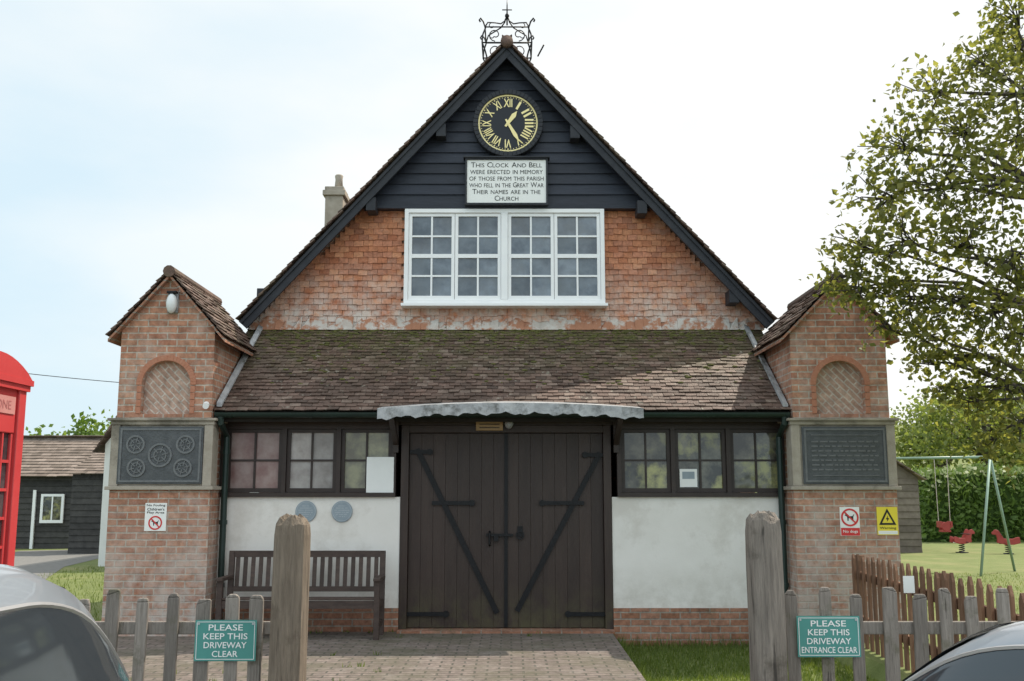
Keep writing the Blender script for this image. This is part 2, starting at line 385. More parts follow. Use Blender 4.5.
# grass blades near the camera
mb = MB()
def blades(n, x0, x1, y0, y1, h, z=0):
    for _ in range(n):
        x = random.uniform(x0, x1); y = random.uniform(y0, y1); a = random.uniform(0, 6.28); hh = h*random.uniform(.5, 1.2)
        w = .005; dx, dy = math.cos(a)*w, math.sin(a)*w; lx, ly = random.uniform(-.5, .5)*hh, random.uniform(-.5, .5)*hh
        mb.poly([(x-dx, y-dy, z), (x+dx, y+dy, z), (x+lx, y+ly, z+hh)], random.random())
blades(13000, 1.15, 3.3, 8.2, 11.65, .06, -.15)
blades(700, 1.10, 1.2, 8.2, 11.6, .17, -.15)
blades(220, 1.2, 3.1, 11.56, 11.66, .14, -.15)
blades(5000, -9, -4.9, 11, 22, .07)
blades(9000, 3.7, 10, 9, 20, .05)
for _ in range(34):
    x = random.choice([random.uniform(-3.3, -1.4), random.uniform(-3.3, 1.0)]); y = random.uniform(11.5, 11.64) if random.random() < .6 else random.uniform(8.4, 11.4)
    blades(random.randint(4, 12), x-.04, x+.04, y-.03, y+.02, .05, .004)
tag(mb.build('grass', M['blade'], fix=False), 'short green grass blades on the lawn beside the brick paving', 'grass', kind='stuff')

# ------------------------------------------------------------------ hall
YW, YE, YP, YG, YB = 11.7, 11.42, 11.3, 13.2, 12.88
CX = -.07; HW = 3.53; ZE, ZA = 3.80, 7.68; K = (ZA-ZE)/HW
def half(z): return (ZA-z)/K
hall = empty('village_hall', (CX, YW, 0), 'brick and white rendered village hall with steep gable, black boarding and double doors', 'hall')
dx0, dx1 = PX(400, 530, YW), PX(612, 530, YW)
zpl, zw0, zw1 = PZ(608, YW), PZ(497, YW), PZ(425, YW)
WLx0, WLx1 = -3.40, dx0
WRx0, WRx1 = dx1, 3.20
bpart('plinth', M['plinth'], hall, WLx0, WLx1-.002, YW-.03, YW+.2, 0, zpl)
bpart('plinth', M['plinth'], hall, WRx0+.002, WRx1, YW-.03, YW+.2, -.2, zpl)
bpart('rendered_wall', M['render'], hall, WLx0, WLx1-.004, YW, YW+.2, zpl, zw0)
bpart('rendered_wall', M['render'], hall, WRx0+.004, WRx1, YW, YW+.2, zpl, zw0)
bpart('lintel', M['brown'], hall, WLx0, WRx1, YW-.01, YW+.22, zw1, 2.52)
bpart('side_wall', M['brick'], hall, CX-3.3, CX-3.1, YG+.25, 23.8, 0, 4.0)
bpart('side_wall', M['brick'], hall, CX+3.1, CX+3.3, YG+.25, 23.8, 0, 4.0)
mb = MB(); mb.prism([(CX-3.3, 0), (CX+3.3, 0), (CX+3.3, 3.95), (CX, 7.5), (CX-3.3, 3.95)], 23.802, 24.0); part(mb, 'rear_wall', M['brick'], hall)
mb = MB(); mb.prism([(CX-3.42, 3.3), (CX+3.42, 3.3), (CX+3.42, 3.82), (CX, 7.55), (CX-3.42, 3.82)], YG+.02, YG+.25); part(mb, 'gable_wall', M['plinth'], hall)
# hung tiles on the gable
gw0, gw1 = PX(405, 256, YG-.05), PX(604, 256, YG-.05); gz0, gz1 = PZ(305, YG-.05), PZ(207, YG-.05)
mb = MB()
def keepg(p):
    if abs(p.x-CX) > half(p.z)-.15: return False
    if gw0-.0 < p.x < gw1 and p.z > gz0-.05: return False
    return True
tiles(mb, (CX-3.5, YG+.01, 3.74), UX, UZ, 54, 22, .13, .080, .012, 1.5, keepg, 1.3)
part(mb, 'hung_tiles', M['gtile'], hall)
mb = MB()
for i in range(60):
    x0 = CX-3.42+i*.114
    mb.hexa([(x0, YG-.10+random.uniform(-.02, .01), 3.70), (x0+.116, YG-.10, 3.70), (x0+.116, YG+.03, 3.70), (x0, YG+.03, 3.70),
             (x0, YG-.04, 3.83+random.uniform(-.09, .07)), (x0+.116, YG-.04, 3.83+random.uniform(-.09, .07)), (x0+.116, YG+.03, 3.91), (x0, YG+.03, 3.91)], random.random())
part(mb, 'mortar_fillet', M['fillet'], hall)
# weatherboarding
mb = MB(); z = gz1
bz = .148
while z < 7.40:
    h0 = half(z)-.10; h1 = max(half(z+bz+.02)-.10, .01)
    yf = YG-.12
    mb.hexa([(CX-h0, yf-.028, z), (CX+h0, yf-.028, z), (CX+h0, yf+.05, z), (CX-h0, yf+.05, z),
             (CX-h1, yf-.004, z+bz+.015), (CX+h1, yf-.004, z+bz+.015), (CX+h1, yf+.05, z+bz+.015), (CX-h1, yf+.05, z+bz+.015)], random.random())
    z += bz
mb.box(CX-half(gz1)+.14, CX+half(gz1)-.14, YG-.16, YG+.02, gz1-.05, gz1-.002, .4)
part(mb, 'weatherboarding', M['black'], hall)
# main roof
mb = MB()
sl = math.hypot(HW, ZA-ZE); dL = Vector((HW, 0, ZA-ZE))/sl; nL = Vector((-dL.z, 0, dL.x)); nRt = Vector((dL.z, 0, dL.x)); dR = Vector((-dL.x, 0, dL.z))
EL = Vector((CX-HW, 0, ZE)); ER = Vector((CX+HW, 0, ZE)); AP = Vector((CX, 0, ZA))
nv = int(sl/.105)
tiles(mb, EL-nL*.035+Vector((0, 12.80, 0)), (0, 1, 0), dL, 68, nv, .166, sl/nv, .013, 1.6)
tiles(mb, ER-nRt*.035+Vector((0, 12.80, 0)), (0, 1, 0), dR, 68, nv, .166, sl/nv, .013, 1.6)
roof = part(mb, 'roof', M['tile'], hall)
mb = MB()
for (E, d, n) in ((EL, dL, nL), (ER, dR, nRt)):
    a = E-n*.062+Vector((0, 12.86, 0)); b = AP-n*.062+Vector((0, 12.86, 0)); Y2 = Vector((0, 11.15, 0))
    mb.hexa([a-n*.02, b-n*.02, b-n*.02+Y2, a-n*.02+Y2, a+n*.018, b+n*.018, b+n*.018+Y2, a+n*.018+Y2])
part(mb, 'roof_boarding', M['lining'], roof)
mb = MB()
for i in range(25):
    y = 12.79+i*.45
    mb.tube([(CX, y, ZA-.06), (CX, y+.44, ZA-.06)], .085, 12, random.random())
part(mb, 'ridge_tiles', M['tile'], roof, smooth=True)
for k, (E, n, yo) in enumerate(((EL, nL, 0), (ER, nRt, .004))):
    mb = MB(); o = Vector((0, YB+yo, 0))
    mb.bar(E-n*.125+o, AP-n*.125+o, .045, .115, n)
    mb.bar(E-n*.078+o-Vector((0, .03, 0)), AP-n*.078+o-Vector((0, .03, 0)), .03, .035, n)
    part(mb, 'bargeboard', M['barge'], hall)
for px, py in ((441, 131), (371, 205), (262, 296), (575, 133), (642, 208), (734, 297)):
    c = P(px, py, YB+.02); mb = MB()
    mb.box(c.x-.065, c.x+.065, YB-.005, YG-.06, c.z-.08, c.z+.10)
    part(mb, 'purlin_end', M['barge'], hall, bevel=.006)
# chimney on the far slope
mb = MB(); c = P(336, 205, 16.5); zt = PZ(191, 16.5)
mb.box(c.x-.15, c.x+.15, 16.3, 16.75, 4.2, zt-.14); mb.box(c.x-.19, c.x+.19, 16.26, 16.79, zt-.14, zt-.05); mb.box(c.x-.16, c.x+.16, 16.29, 16.76, zt-.05, zt+.02)
ch = part(mb, 'chimney', M['stone'], roof, bevel=.01)
mb = MB(); mb.tube([(c.x+.04, 16.5, zt+.01), (c.x+.04, 16.5, zt+.20), (c.x+.04, 16.5, zt+.26), (c.x+.04, 16.5, zt+.28)], [.075, .062, .072, .058], 12)
part(mb, 'chimney_pot', M['stone'], roof, smooth=True)
# bell cage: bowed corner straps, two rails, scrolls and ogee arms rising to the finial
mb = MB(); bx, by, bzz = CX+.0, 13.1, 7.55
prof = [(.27, 7.50), (.30, 7.62), (.345, 7.74), (.335, 7.86), (.30, 7.96), (.33, 8.05), (.37, 8.09), (.385, 8.06), (.37, 8.035)]
for sx in (-1, 1):
    for sy in (0, 1): mb.tube([(bx+sx*u, by+sy*.5+(sy*2-1)*(u-.33)*.5, z) for u, z in prof], .012, 6)
for zz, w in ((7.74, .345), (7.97, .305)):
    for sy in (0, 1): mb.tube([(bx-w, by+sy*.5, zz), (bx+w, by+sy*.5, zz)], .010, 6)
    for sx in (-1, 1): mb.tube([(bx+sx*w, by, zz), (bx+sx*w, by+.5, zz)], .010, 6)
bc = part(mb, 'bell_cage', M['iron'], hall, smooth=True)
mb = MB()
for sy in (0, 1):
    for sx in (-1, 1):
        pts = []
        for i in range(15):
            a = -math.pi*.5+i*.48; rr = .095*(1-i/20)
            pts.append((bx+sx*(.165+rr*math.cos(a)), by+sy*.5, 7.855+rr*math.sin(a)))
        mb.tube(pts, .008, 5)
        ys_ = [.0, .05, .12, .19, .23, .25]
        arm = [(.305, 7.97), (.27, 8.06), (.17, 8.09), (.09, 8.11), (.035, 8.17), (0, 8.27)]
        mb.tube([(bx+sx*u, by+(d if sy == 0 else .5-d), z) for (u, z), d in zip(arm, ys_)], .010, 5)
        cu = []
        for i in range(10):
            a = math.pi*.5-i*.5; rr = .05*(1-i/14); cu.append((bx+sx*(.21+rr*math.cos(a)), by+(.09 if sy == 0 else .41), 8.03+rr*math.sin(a)))
        mb.tube(cu, .007, 5)
part(mb, 'scrollwork', M['iron'], bc, smooth=True)
mb = MB(); mb.tube([(bx, by+.25, 8.12), (bx, by+.25, 8.30), (bx, by+.25, 8.42), (bx, by+.25, 8.50)], [.013, .012, .009, .004], 6); mb.ell((bx, by+.25, 8.26), .032, .032, .038, 8, 6); mb.bar((bx-.07, by+.25, 8.35), (bx+.07, by+.25, 8.35), .012, .012)
part(mb, 'finial', M['iron'], bc, smooth=True)
mb = MB(); mb.tube([(CX+.42, 12.84, 7.42), (CX+.50, 12.7, 7.52)], .012, 6); part(mb, 'iron_bracket', M['iron'], hall)

# upper window
def glazed(parent, name, x0, x1, z0, z1, y, cols, rows, mat, pane, st=.045, bar=.02, th=.05, mids=()):
    mb = MB()
    mb.box(x0, x0+st, y, y+th, z0, z1); mb.box(x1-st, x1, y, y+th, z0, z1)
    mb.box(x0+st, x1-st, y, y+th, z0, z0+st*1.2); mb.box(x0+st, x1-st, y, y+th, z1-st, z1)
    iw = (x1-x0-2*st)/cols; ih = (z1-z0-2.2*st)/rows
    for i in range(1, cols): mb.box(x0+st+i*iw-bar/2, x0+st+i*iw+bar/2, y+.008, y+th-.006, z0+st*1.2, z1-st)
    for j in range(1, rows):
        bb = bar*(2.2 if j in mids else 1)
        zc = z0+st*1.2+j*ih
        mb.box(x0+st, x1-st, y+(.004 if j in mids else .011), y+th-.009, zc-bb/2, zc+bb/2)
    o = part(mb, name, mat, parent)
    mb = MB()
    for i in range(cols):
        for j in range(rows):
            a = x0+st+i*iw; c = z0+st*1.2+j*ih; t = random.uniform(-.006, .006); t2 = random.uniform(-.005, .005)
            mb.poly([(a, y+.03+t, c), (a+iw, y+.03-t, c), (a+iw, y+.03-t+t2, c+ih), (a, y+.03+t+t2, c+ih)], random.random())
    part(mb, 'pane', pane, o, fix=False)
    return o
yu = YG-.16
mb = MB(); fr = .055
mb.box(gw0, gw0+fr, yu, YG+.05, gz0, gz1-.055); mb.box(gw1-fr, gw1, yu, YG+.05, gz0, gz1-.055); mb.box(gw0+fr, gw1-fr, yu, YG+.05, gz1-.055-fr, gz1-.055)
mb.box(gw0-.03, gw1+.03, yu-.05, YG+.05, gz0-.04, gz0-.001); mb.box(gw0+fr, gw1-fr, yu, YG+.05, gz0, gz0+fr)
gm = (gw0+gw1)/2; mb.box(gm-.045, gm+.045, yu-.003, YG+.05, gz0+fr, gz1-.055-fr)
part(mb, 'window_frame', M['white'], hall, bevel=.004)
for a, b in ((gw0+fr, gm-.045), (gm+.045, gw1-fr)):
    for k in range(2):
        m0 = a+(b-a)*k/2+.003; m1 = a+(b-a)*(k+1)/2-.003
        glazed(hall, 'window', m0, m1, gz0+fr+.003, gz1-.055-fr-.003, yu+.025, 2, 4, M['white'], M['pane_sky'], .042, .024, .05, (2,))
bpart('window_back', M['lining'], hall, gw0, gw1, YG-.03, YG+.0, gz0, gz1-.06)

# ground floor windows
def strip(x0, x1, cas, rows, panes):
    yf = YW-.012
    mb = MB(); s = .05
    mb.box(x0, x1, yf-.03, YW+.14, zw0+.001, zw0+.05)
    mb.box(x0, x1, yf, YW+.14, zw1-.045, zw1-.001)
    edges = [x0]+[(cas[i][1]+cas[i+1][0])/2 for i in range(len(cas)-1)]+[x1]
    for i, e in enumerate(edges):
        a = e if i == 0 else e-.025; b = e+.05 if i == 0 else (e if i == len(edges)-1 else e+.025)
        if i == len(edges)-1: a = e-.05
        mb.box(a, b, yf+.002, YW+.14, zw0+.05, zw1-.045)
    part(mb, 'window_frame', M['brown'], hall)
    for i in range(len(edges)-1):
        a = edges[i]+(.05 if i == 0 else .025)+.003; b = edges[i+1]-(.05 if i == len(edges)-2 else .025)-.003
        glazed(hall, 'window', a, b, zw0+.053, zw1-.048, yf+.035, 2, rows, M['brown'], M[panes[i]], .04, .022, .05)
    bpart('window_back', M['lining'], hall, x0+.01, x1-.01, YW+.1, YW+.12, zw0+.06, zw1-.05)
def X_(p, y=460): return PX(p, y, YW)
strip(X_(222), X_(396), [(X_(228), X_(282)), (X_(286), X_(337)), (X_(340), X_(393))], 2, ['pane_pink', 'pane_grey', 'pane_green'])
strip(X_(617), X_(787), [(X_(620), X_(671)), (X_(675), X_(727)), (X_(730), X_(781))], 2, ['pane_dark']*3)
bpart('end_post', M['brown'], hall, WLx0, X_(222)-.002, YW, YW+.2, zw0, zw1)
bpart('end_post', M['brown'], hall, X_(787)+.002, WRx1, YW, YW+.2, zw0, zw1)

# doors
yd = YW+.05; dm = (dx0+dx1)/2; dzt = zw1-.02
mb = MB(); mb.box(dx0+.0, dx0+.09, YW-.015, YW+.16, .02, zw1-.003); mb.box(dx1-.09, dx1, YW-.015, YW+.16, .02, zw1-.003); mb.box(dx0+.09, dx1-.09, YW-.012, YW+.16, zw1-.09, zw1-.003)
part(mb, 'door_frame', M['door'], hall, bevel=.004)
bpart('threshold', M['plinth'], hall, dx0, dx1, YW-.18, YW+.2, 0.0, .03)
for side in (-1, 1):
    a, b = (dx0+.093, dm-.004) if side < 0 else (dm+.004, dx1-.093)
    mb = MB(); n = 8; w = (b-a)/n
    for i in range(n): mb.box(a+i*w+.001, a+(i+1)*w-.001, yd+random.uniform(0, .002), yd+.04, .04, dzt-.075, random.random())
    dr = part(mb, 'door', M['door'], hall, bevel=.0015)
    def D(px, py): q = P(px, py, yd-.012); return (q.x, yd-.012, q.z)
    mb = MB()
    if side < 0: seg = [((417, 449), (497, 613))]; hin = [((410, 452), (430, 452)), ((432, 503), (472, 503)), ((406, 614), (446, 614))]
    else: seg = [((600, 453), (517, 611))]; hin = [((605, 455), (585, 455)), ((584, 503), (542, 503)), ((607, 614), (568, 614))]
    for s0, s1 in seg:
        p, q = Vector(D(*s0)), Vector(D(*s1)); mb.bar(p, q, .024, .060, (1, 0, 0))
    for s0, s1 in hin:
        p, q = Vector(D(*s0)), Vector(D(*s1)); mb.bar(p-Vector((0, .014, 0)), q-Vector((0, .014, 0)), .016, .045); mb.disc(q.x, q.z, .036, yd-.036, yd-.016, 12)
    part(mb, 'strap_hinge', M['iron'], dr)
    q = D(494 if side < 0 else 520, 535); mb = MB()
    if side < 0:
        mb.bar((q[0]-.09, yd-.03, q[2]), (q[0]+.22, yd-.03, q[2]), .02, .03); mb.box(q[0]+.0, q[0]+.05, yd-.05, yd-.0, q[2]-.07, q[2]-.01)
        mb.tube([(q[0]-.05, yd-.0, q[2]-.12), (q[0]-.05, yd-.05, q[2]-.10), (q[0]-.05, yd-.05, q[2]+.02), (q[0]-.05, yd, q[2]+.04)], .012, 6)
    else:
        mb.ring(q[0], q[2], .035, .05, yd-.03, yd-.015, 16); mb.box(q[0]-.03, q[0]+.03, yd-.014, yd-.001, q[2]-.02, q[2]+.1)
    part(mb, 'latch', M['iron'], dr)
bpart('cover_strip', M['iron'], hall, dm-.02, dm+.02, yd-.02, yd-.003, .05, dzt-.08)

# lean-to roof
zr0, zr1 = 2.50, 3.72
V_ = Vector((0, YG-YE, zr1-zr0)); ln = V_.length
mb = MB(); nv = 27
tiles(mb, (-3.52, YE-.05, zr0-.03), UX, V_, 53, nv, .129, (ln+.05)/nv, .011, 1.7, None, 1.6)
lean = part(mb, 'lean_to_roof', M['ltile'], hall)
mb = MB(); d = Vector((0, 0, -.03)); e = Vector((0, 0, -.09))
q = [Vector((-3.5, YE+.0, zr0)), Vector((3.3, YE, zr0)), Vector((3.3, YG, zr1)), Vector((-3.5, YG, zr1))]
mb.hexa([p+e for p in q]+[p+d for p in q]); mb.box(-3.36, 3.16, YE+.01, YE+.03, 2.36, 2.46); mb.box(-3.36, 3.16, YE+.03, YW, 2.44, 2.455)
part(mb, 'eaves_board', M['lining'], lean)
# moss cushions along the top courses
mb = MB()
for _ in range(1300):
    t = 1-abs(random.gauss(0, .13)); x = random.uniform(-3.3, 3.2)
    if random.random() < .2: t = random.uniform(.25, 1)
    if t > .99: t = .99
    p = Vector((x, YE, zr0))+V_*t; s_ = random.uniform(.010, .034)
    mb.ell((p.x, p.y-.005, p.z+.025), s_*1.4, s_, s_*.5, 7, 4)
tag(part(mb, 'moss', mk('moss', (.065, .068, .018), (.125, .12, .036), 30, .95), lean, smooth=True), kind='stuff')
for a, b in ((-3.37, -3.31), (3.09, 3.15)):
    mb = MB()
    for i in range(12):
        t0, t1 = i/12, (i+1)/12; sg = .002*(i % 2)
        p = Vector((0, YE-.03, zr0+.03))+V_*t0; q = Vector((0, YE-.03, zr0+.03))+V_*t1
        mb.hexa([(a, p.y, p.z), (b, p.y, p.z), (b, q.y, q.z), (a, q.y, q.z), (a, p.y, p.z+.05+sg), (b, p.y, p.z+.03), (b, q.y, q.z+.03), (a, q.y, q.z+.05+sg)])
    part(mb, 'lead_flashing', M['lead'], lean)
# gutter: half-round trough
mb = MB(); nseg = 8; gy, gz_ = YE-.085, 2.455
prof = [(gy+.055*math.cos(math.pi+math.pi*i/nseg), gz_+.055*math.sin(math.pi+math.pi*i/nseg)) for i in range(nseg+1)]
prof2 = [(gy+.047*math.cos(math.pi+math.pi*i/nseg), gz_+.047*math.sin(math.pi+math.pi*i/nseg)) for i in range(nseg+1)]
mb.prism(prof+prof2[::-1], -3.36, 3.14, ax='x')
for i in range(8):
    x = -3.2+i*.9
    mb.prism([(gy+.06*math.cos(math.pi+math.pi*i2/nseg), gz_+.06*math.sin(math.pi+math.pi*i2/nseg)) for i2 in range(nseg+1)], x, x+.03, ax='x')
part(mb, 'gutter', M['gutter'], hall)
for x in (-3.30, 3.09):
    mb = MB()
    mb.tube([(x, gy, 2.41), (x, gy, 2.34), (x, YW-.09, 2.2), (x, YW-.09, .25), (x, YW-.14, .12)], .036, 10)
    for zz in (2.0, 1.2, .5): mb.tube([(x, YW-.09, zz), (x, YW-.09, zz+.05)], .046, 10)
    part(mb, 'downpipe', M['gutter'], hall, smooth=False)
# door canopy
cx0, cx1 = PX(378, 412, 11.05), PX(643, 412, 11.05); cy0 = 11.0
mb = MB(); n = 56
def cz(x):
    t = (x-(cx0+cx1)/2)/((cx1-cx0)/2); return 2.475+.06*(1-t*t)
def lowz(x): return .115+.013*math.sin(x*17)+.011*math.sin(x*41+1)
for i in range(n):
    a = cx0+(cx1-cx0)*i/n; b = cx0+(cx1-cx0)*(i+1)/n
    mb.hexa([(a, cy0, cz(a)-.03), (b, cy0, cz(b)-.03), (b, YW, cz(b)+.06), (a, YW, cz(a)+.06), (a, cy0, cz(a)), (b, cy0, cz(b)), (b, YW, cz(b)+.09), (a, YW, cz(a)+.09)], random.random())
    fa, fb = -.012+.010*math.sin(a*23), -.012+.010*math.sin(b*23)
    mb.poly([(a, cy0-.004, cz(a)+.004), (b, cy0-.004, cz(b)+.004), (b, cy0+fb, cz(b)-lowz(b)), (a, cy0+fa, cz(a)-lowz(a))], random.random())
for x in (cx0, cx1):
    mb.poly([(x, cy0, cz(x)+.002), (x, YW, cz(x)+.09), (x, YW, cz(x)), (x, cy0, cz(x)-.11)])
cn = part(mb, 'door_canopy', M['lead'], hall, fix=False)
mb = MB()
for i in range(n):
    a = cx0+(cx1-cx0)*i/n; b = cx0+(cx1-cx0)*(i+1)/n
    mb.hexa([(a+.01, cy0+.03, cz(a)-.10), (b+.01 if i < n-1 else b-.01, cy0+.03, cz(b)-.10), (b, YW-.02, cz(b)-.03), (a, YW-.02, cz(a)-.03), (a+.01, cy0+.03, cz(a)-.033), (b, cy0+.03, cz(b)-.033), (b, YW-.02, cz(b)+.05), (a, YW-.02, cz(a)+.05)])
part(mb, 'soffit', M['lining'], cn)
for x in (dx0-.06, dx1+.06):
    mb = MB(); mb.bar((x, YW-.02, 2.12), (x, cy0+.15, 2.40), .05, .06, (1, 0, 0)); mb.box(x-.03, x+.03, YW-.045, YW-.012, 2.02, 2.42)
    part(mb, 'bracket', M['brown'], cn)

# flanking piers
def pier(cxp, x0, x1, zap):
    zs_, zc, ze = 1.59, 2.39, 3.36
    mb = MB()
    mb.box(x0, x1, YP, 13.0, -.2, zs_)
    mb.box(x0+.02, x1-.02, YP+.03, 13.0, zs_+.04, zc-.03)
    nr = .275; nb = zc+.05; sp = nb+.33; yb = YP+.10
    ux0, ux1 = x0+.03, x1-.03; zt = ze
    y = YP+.012
    mb.box(ux0, ux1, yb, 13.0, zc, ze)
    mb.box(ux0, cxp-nr, y, yb, zc, sp); mb.box(cxp+nr, ux1, y, yb, zc, sp); mb.box(cxp-nr, cxp+nr, y, yb, zc, nb)
    n = 16
    for i in range(n):
        a0, a1 = math.pi-math.pi*i/n, math.pi-math.pi*(i+1)/n
        p0 = (cxp+nr*math.cos(a0), sp+nr*math.sin(a0)); p1 = (cxp+nr*math.cos(a1), sp+nr*math.sin(a1))
        mb.poly([(p0[0], y, p0[1]), (p1[0], y, p1[1]), (p1[0], y, zt), (p0[0], y, zt)])
        mb.poly([(p0[0], y, p0[1]), (p0[0], yb, p0[1]), (p1[0], yb, p1[1]), (p1[0], y, p1[1])])
    mb.poly([(ux0, y, sp), (cxp-nr, y, sp), (cxp-nr, y, zt), (ux0, y, zt)]); mb.poly([(cxp+nr, y, sp), (ux1, y, sp), (ux1, y, zt), (cxp+nr, y, zt)])
    mb.poly([(ux0, y, sp), (ux0, yb, sp), (ux0, yb, zt), (ux0, y, zt)]); mb.poly([(ux1, y, sp), (ux1, yb, sp), (ux1, yb, zt), (ux1, y, zt)])
    for yy in (y, 13.0):
        mb.poly([(ux0, yy, zt), (ux1, yy, zt), (ux1, yy, zt+.03), (cxp, yy, zap-.03), (ux0, yy, zt+.03)])
    pr = part(mb, 'pier', M['brick'], hall, fix=False)
    mb = MB(); mb.poly([(cxp-nr, yb-.004, nb), (cxp+nr, yb-.004, nb), (cxp+nr, yb-.004, sp)]+[(cxp+nr*math.cos(math.pi*i/16), yb-.004, sp+nr*math.sin(math.pi*i/16)) for i in range(1, 16)]+[(cxp-nr, yb-.004, sp)])
    part(mb, 'niche', M['nichefill'], pr)
    mb = MB(); mb.ring(cxp, sp, nr+.002, nr+.065, y-.014, y+.06, 26, 0, 180)
    for sx in (-1, 1):
        for k in range(4):
            xa = cxp+sx*(nr+.002); xb = cxp+sx*(nr+.055)
            mb.box(min(xa, xb), max(xa, xb), y-.010, y+.05, nb+.004+k*.081, nb+.078+k*.081)
    part(mb, 'arch', M['rubbed'], pr, bevel=.003)
    bpart('string_course', M['stone'], pr, x0-.04, x1+.04, YP-.05, 11.75, zs_, zs_+.04, bevel=.006)
    mb = MB(); mb.box(x0-.05, x1+.05, YP-.06, 11.75, zc-.03, zc+.0); mb.box(x0-.02, x1+.02, YP-.03, 11.72, zc-.075, zc-.031)
    part(mb, 'cornice', M['stone'], pr, bevel=.006)
    mb = MB()
    mb.box(x0-.01, x0+.09, YP-.02, YP+.2, zs_+.041, zc-.076); mb.box(x1-.09, x1+.01, YP-.02, YP+.2, zs_+.041, zc-.076); mb.box(x0+.09, x1-.09, YP+.0, YP+.04, zs_+.041, zc-.076)
    part(mb, 'stone_surround', M['stone'], pr, bevel=.006)
    hw = (x1-x0)/2+.1; zl = ze-.05; s2 = math.hypot(hw, zap+.03-zl); mb = MB()
    for sx in (-1, 1):
        d = Vector((-sx*hw, 0, zap+.03-zl)); nn = int(s2/.09)
        tiles(mb, (cxp+sx*hw, YP-.09, zl), (0, 1, 0), d, 12, nn, .15, s2/nn, .013, 1.6, None, 1.8)
    for i in range(5):
        mb.tube([(cxp, YP-.1+i*.38, zap+.03), (cxp, YP-.1+i*.38+.375, zap+.03)], .07, 10, random.random())
    pro = part(mb, 'pier_roof', M['tile'], pr)
    for sx in (-1, 1):
        mb = MB()
        a = Vector((cxp+sx*hw, YP-.07, zl-.02)); b = Vector((cxp, YP-.07, zap-.0)); Y2 = Vector((0, 1.8, 0)); dn = Vector((0, 0, -.035))
        mb.hexa([a+dn, b+dn, b+dn+Y2, a+dn+Y2, a, b, b+Y2, a+Y2])
        part(mb, 'verge_board', M['plinth'], pr)
    return pr
pier(-3.93, -4.50, -3.373, 4.04)
pier(3.73, 3.15, 4.30, 3.97)

# ------------------------------------------------------------------ things on the hall
# clock
c = P(508, 124, 12.99); ccx, ccz = c.x, c.z
clk = empty('wall_clock', (ccx, 12.99, ccz-.44), 'round black clock with gold Roman numerals high on the black boarded gable', 'clock')
mb = MB(); mb.ring(ccx, ccz, .405, .475, 12.93, 13.1, 48); part(mb, 'clock_frame', M['barge'], clk, bevel=.008)
mb = MB(); mb.disc(ccx, ccz, .41, 12.965, 13.1, 48); fc = part(mb, 'clock_face', M['navy'], clk)
mb = MB(); mb.ring(ccx, ccz, .384, .404, 12.955, 12.966, 60)
for i in range(60):
    a = R(6*i); mb.bar((ccx+.360*math.sin(a), 12.962, ccz+.360*math.cos(a)), (ccx+.374*math.sin(a), 12.962, ccz+.374*math.cos(a)), .006, .008 if i % 5 else .018, (math.cos(a), 0, -math.sin(a)))
for i, t in enumerate(['XII', 'I', 'II', 'III', 'IIII', 'V', 'VI', 'VII', 'VIII', 'IX', 'X', 'XI']):
    a = R(30*i); u = (math.cos(a), 0, -math.sin(a)); v = (math.sin(a), 0, math.cos(a))
    mb.text(t, (ccx+.288*math.sin(a), 12.958, ccz+.288*math.cos(a)), u, v, {1: .032, 2: .086, 3: .118, 4: .136}[len(t)]+(.045 if t in 'XV' else 0), .118, .018)
part(mb, 'numerals', M['gold'], fc)
for ang, L, w in ((36, .21, .046), (150, .31, .038)):
    a = R(ang); d = Vector((math.sin(a), 0, math.cos(a))); s_ = Vector((math.cos(a), 0, -math.sin(a))); c0 = Vector((ccx, 12.945 if L > .3 else 12.95, ccz)); mb = MB()
    q = [c0-d*.06-s_*w*.3, c0+d*L*.65-s_*w*.7, c0+d*L, c0+d*L*.65+s_*w*.7, c0-d*.06+s_*w*.3]
    mb.prism([(p.x, p.z) for p in q], c0.y, c0.y+.004); mb.disc(ccx, ccz, .022, c0.y-.002, c0.y+.003, 14)
    part(mb, 'clock_hand', M['gold'], clk)
# memorial board
z1, z0 = PZ(160, 12.97), PZ(203, 12.97); x0, x1 = PX(467, 180, 12.97), PX(546, 180, 12.97)
mem = empty('memorial_board', ((x0+x1)/2, 12.97, z0), 'white lettered board in a black frame below the clock', 'sign')
bpart('board', M['panel'], mem, x0, x1, 12.97, 13.1, z0, z1)
mb = MB(); f = .025; mb.box(x0-f, x1+f, 12.955, 13.1, z1, z1+f); mb.box(x0-f, x1+f, 12.955, 13.1, z0-f, z0); mb.box(x0-f, x0, 12.956, 13.1, z0, z1); mb.box(x1, x1+f, 12.956, 13.1, z0, z1)
mb.box(x0-.05, x1+.05, 12.93, 13.1, z1+f, z1+f+.02); part(mb, 'frame', M['barge'], mem)
mb = MB(); lines = ['This Clock And Bell', 'were erected in memory', 'of those from this parish', 'who fell in the Great War', 'Their names are in the', 'Church']
lw = [.90, .92, .94, .94, .86, .30]
for i, t in enumerate(lines):
    mb.smallcaps(t, ((x0+x1)/2, 12.967, z1-(z1-z0)*(.115+.155*i)), (x1-x0)*lw[i], (z1-z0)*.115, 0)
part(mb, 'lettering', M['ink'], mem)

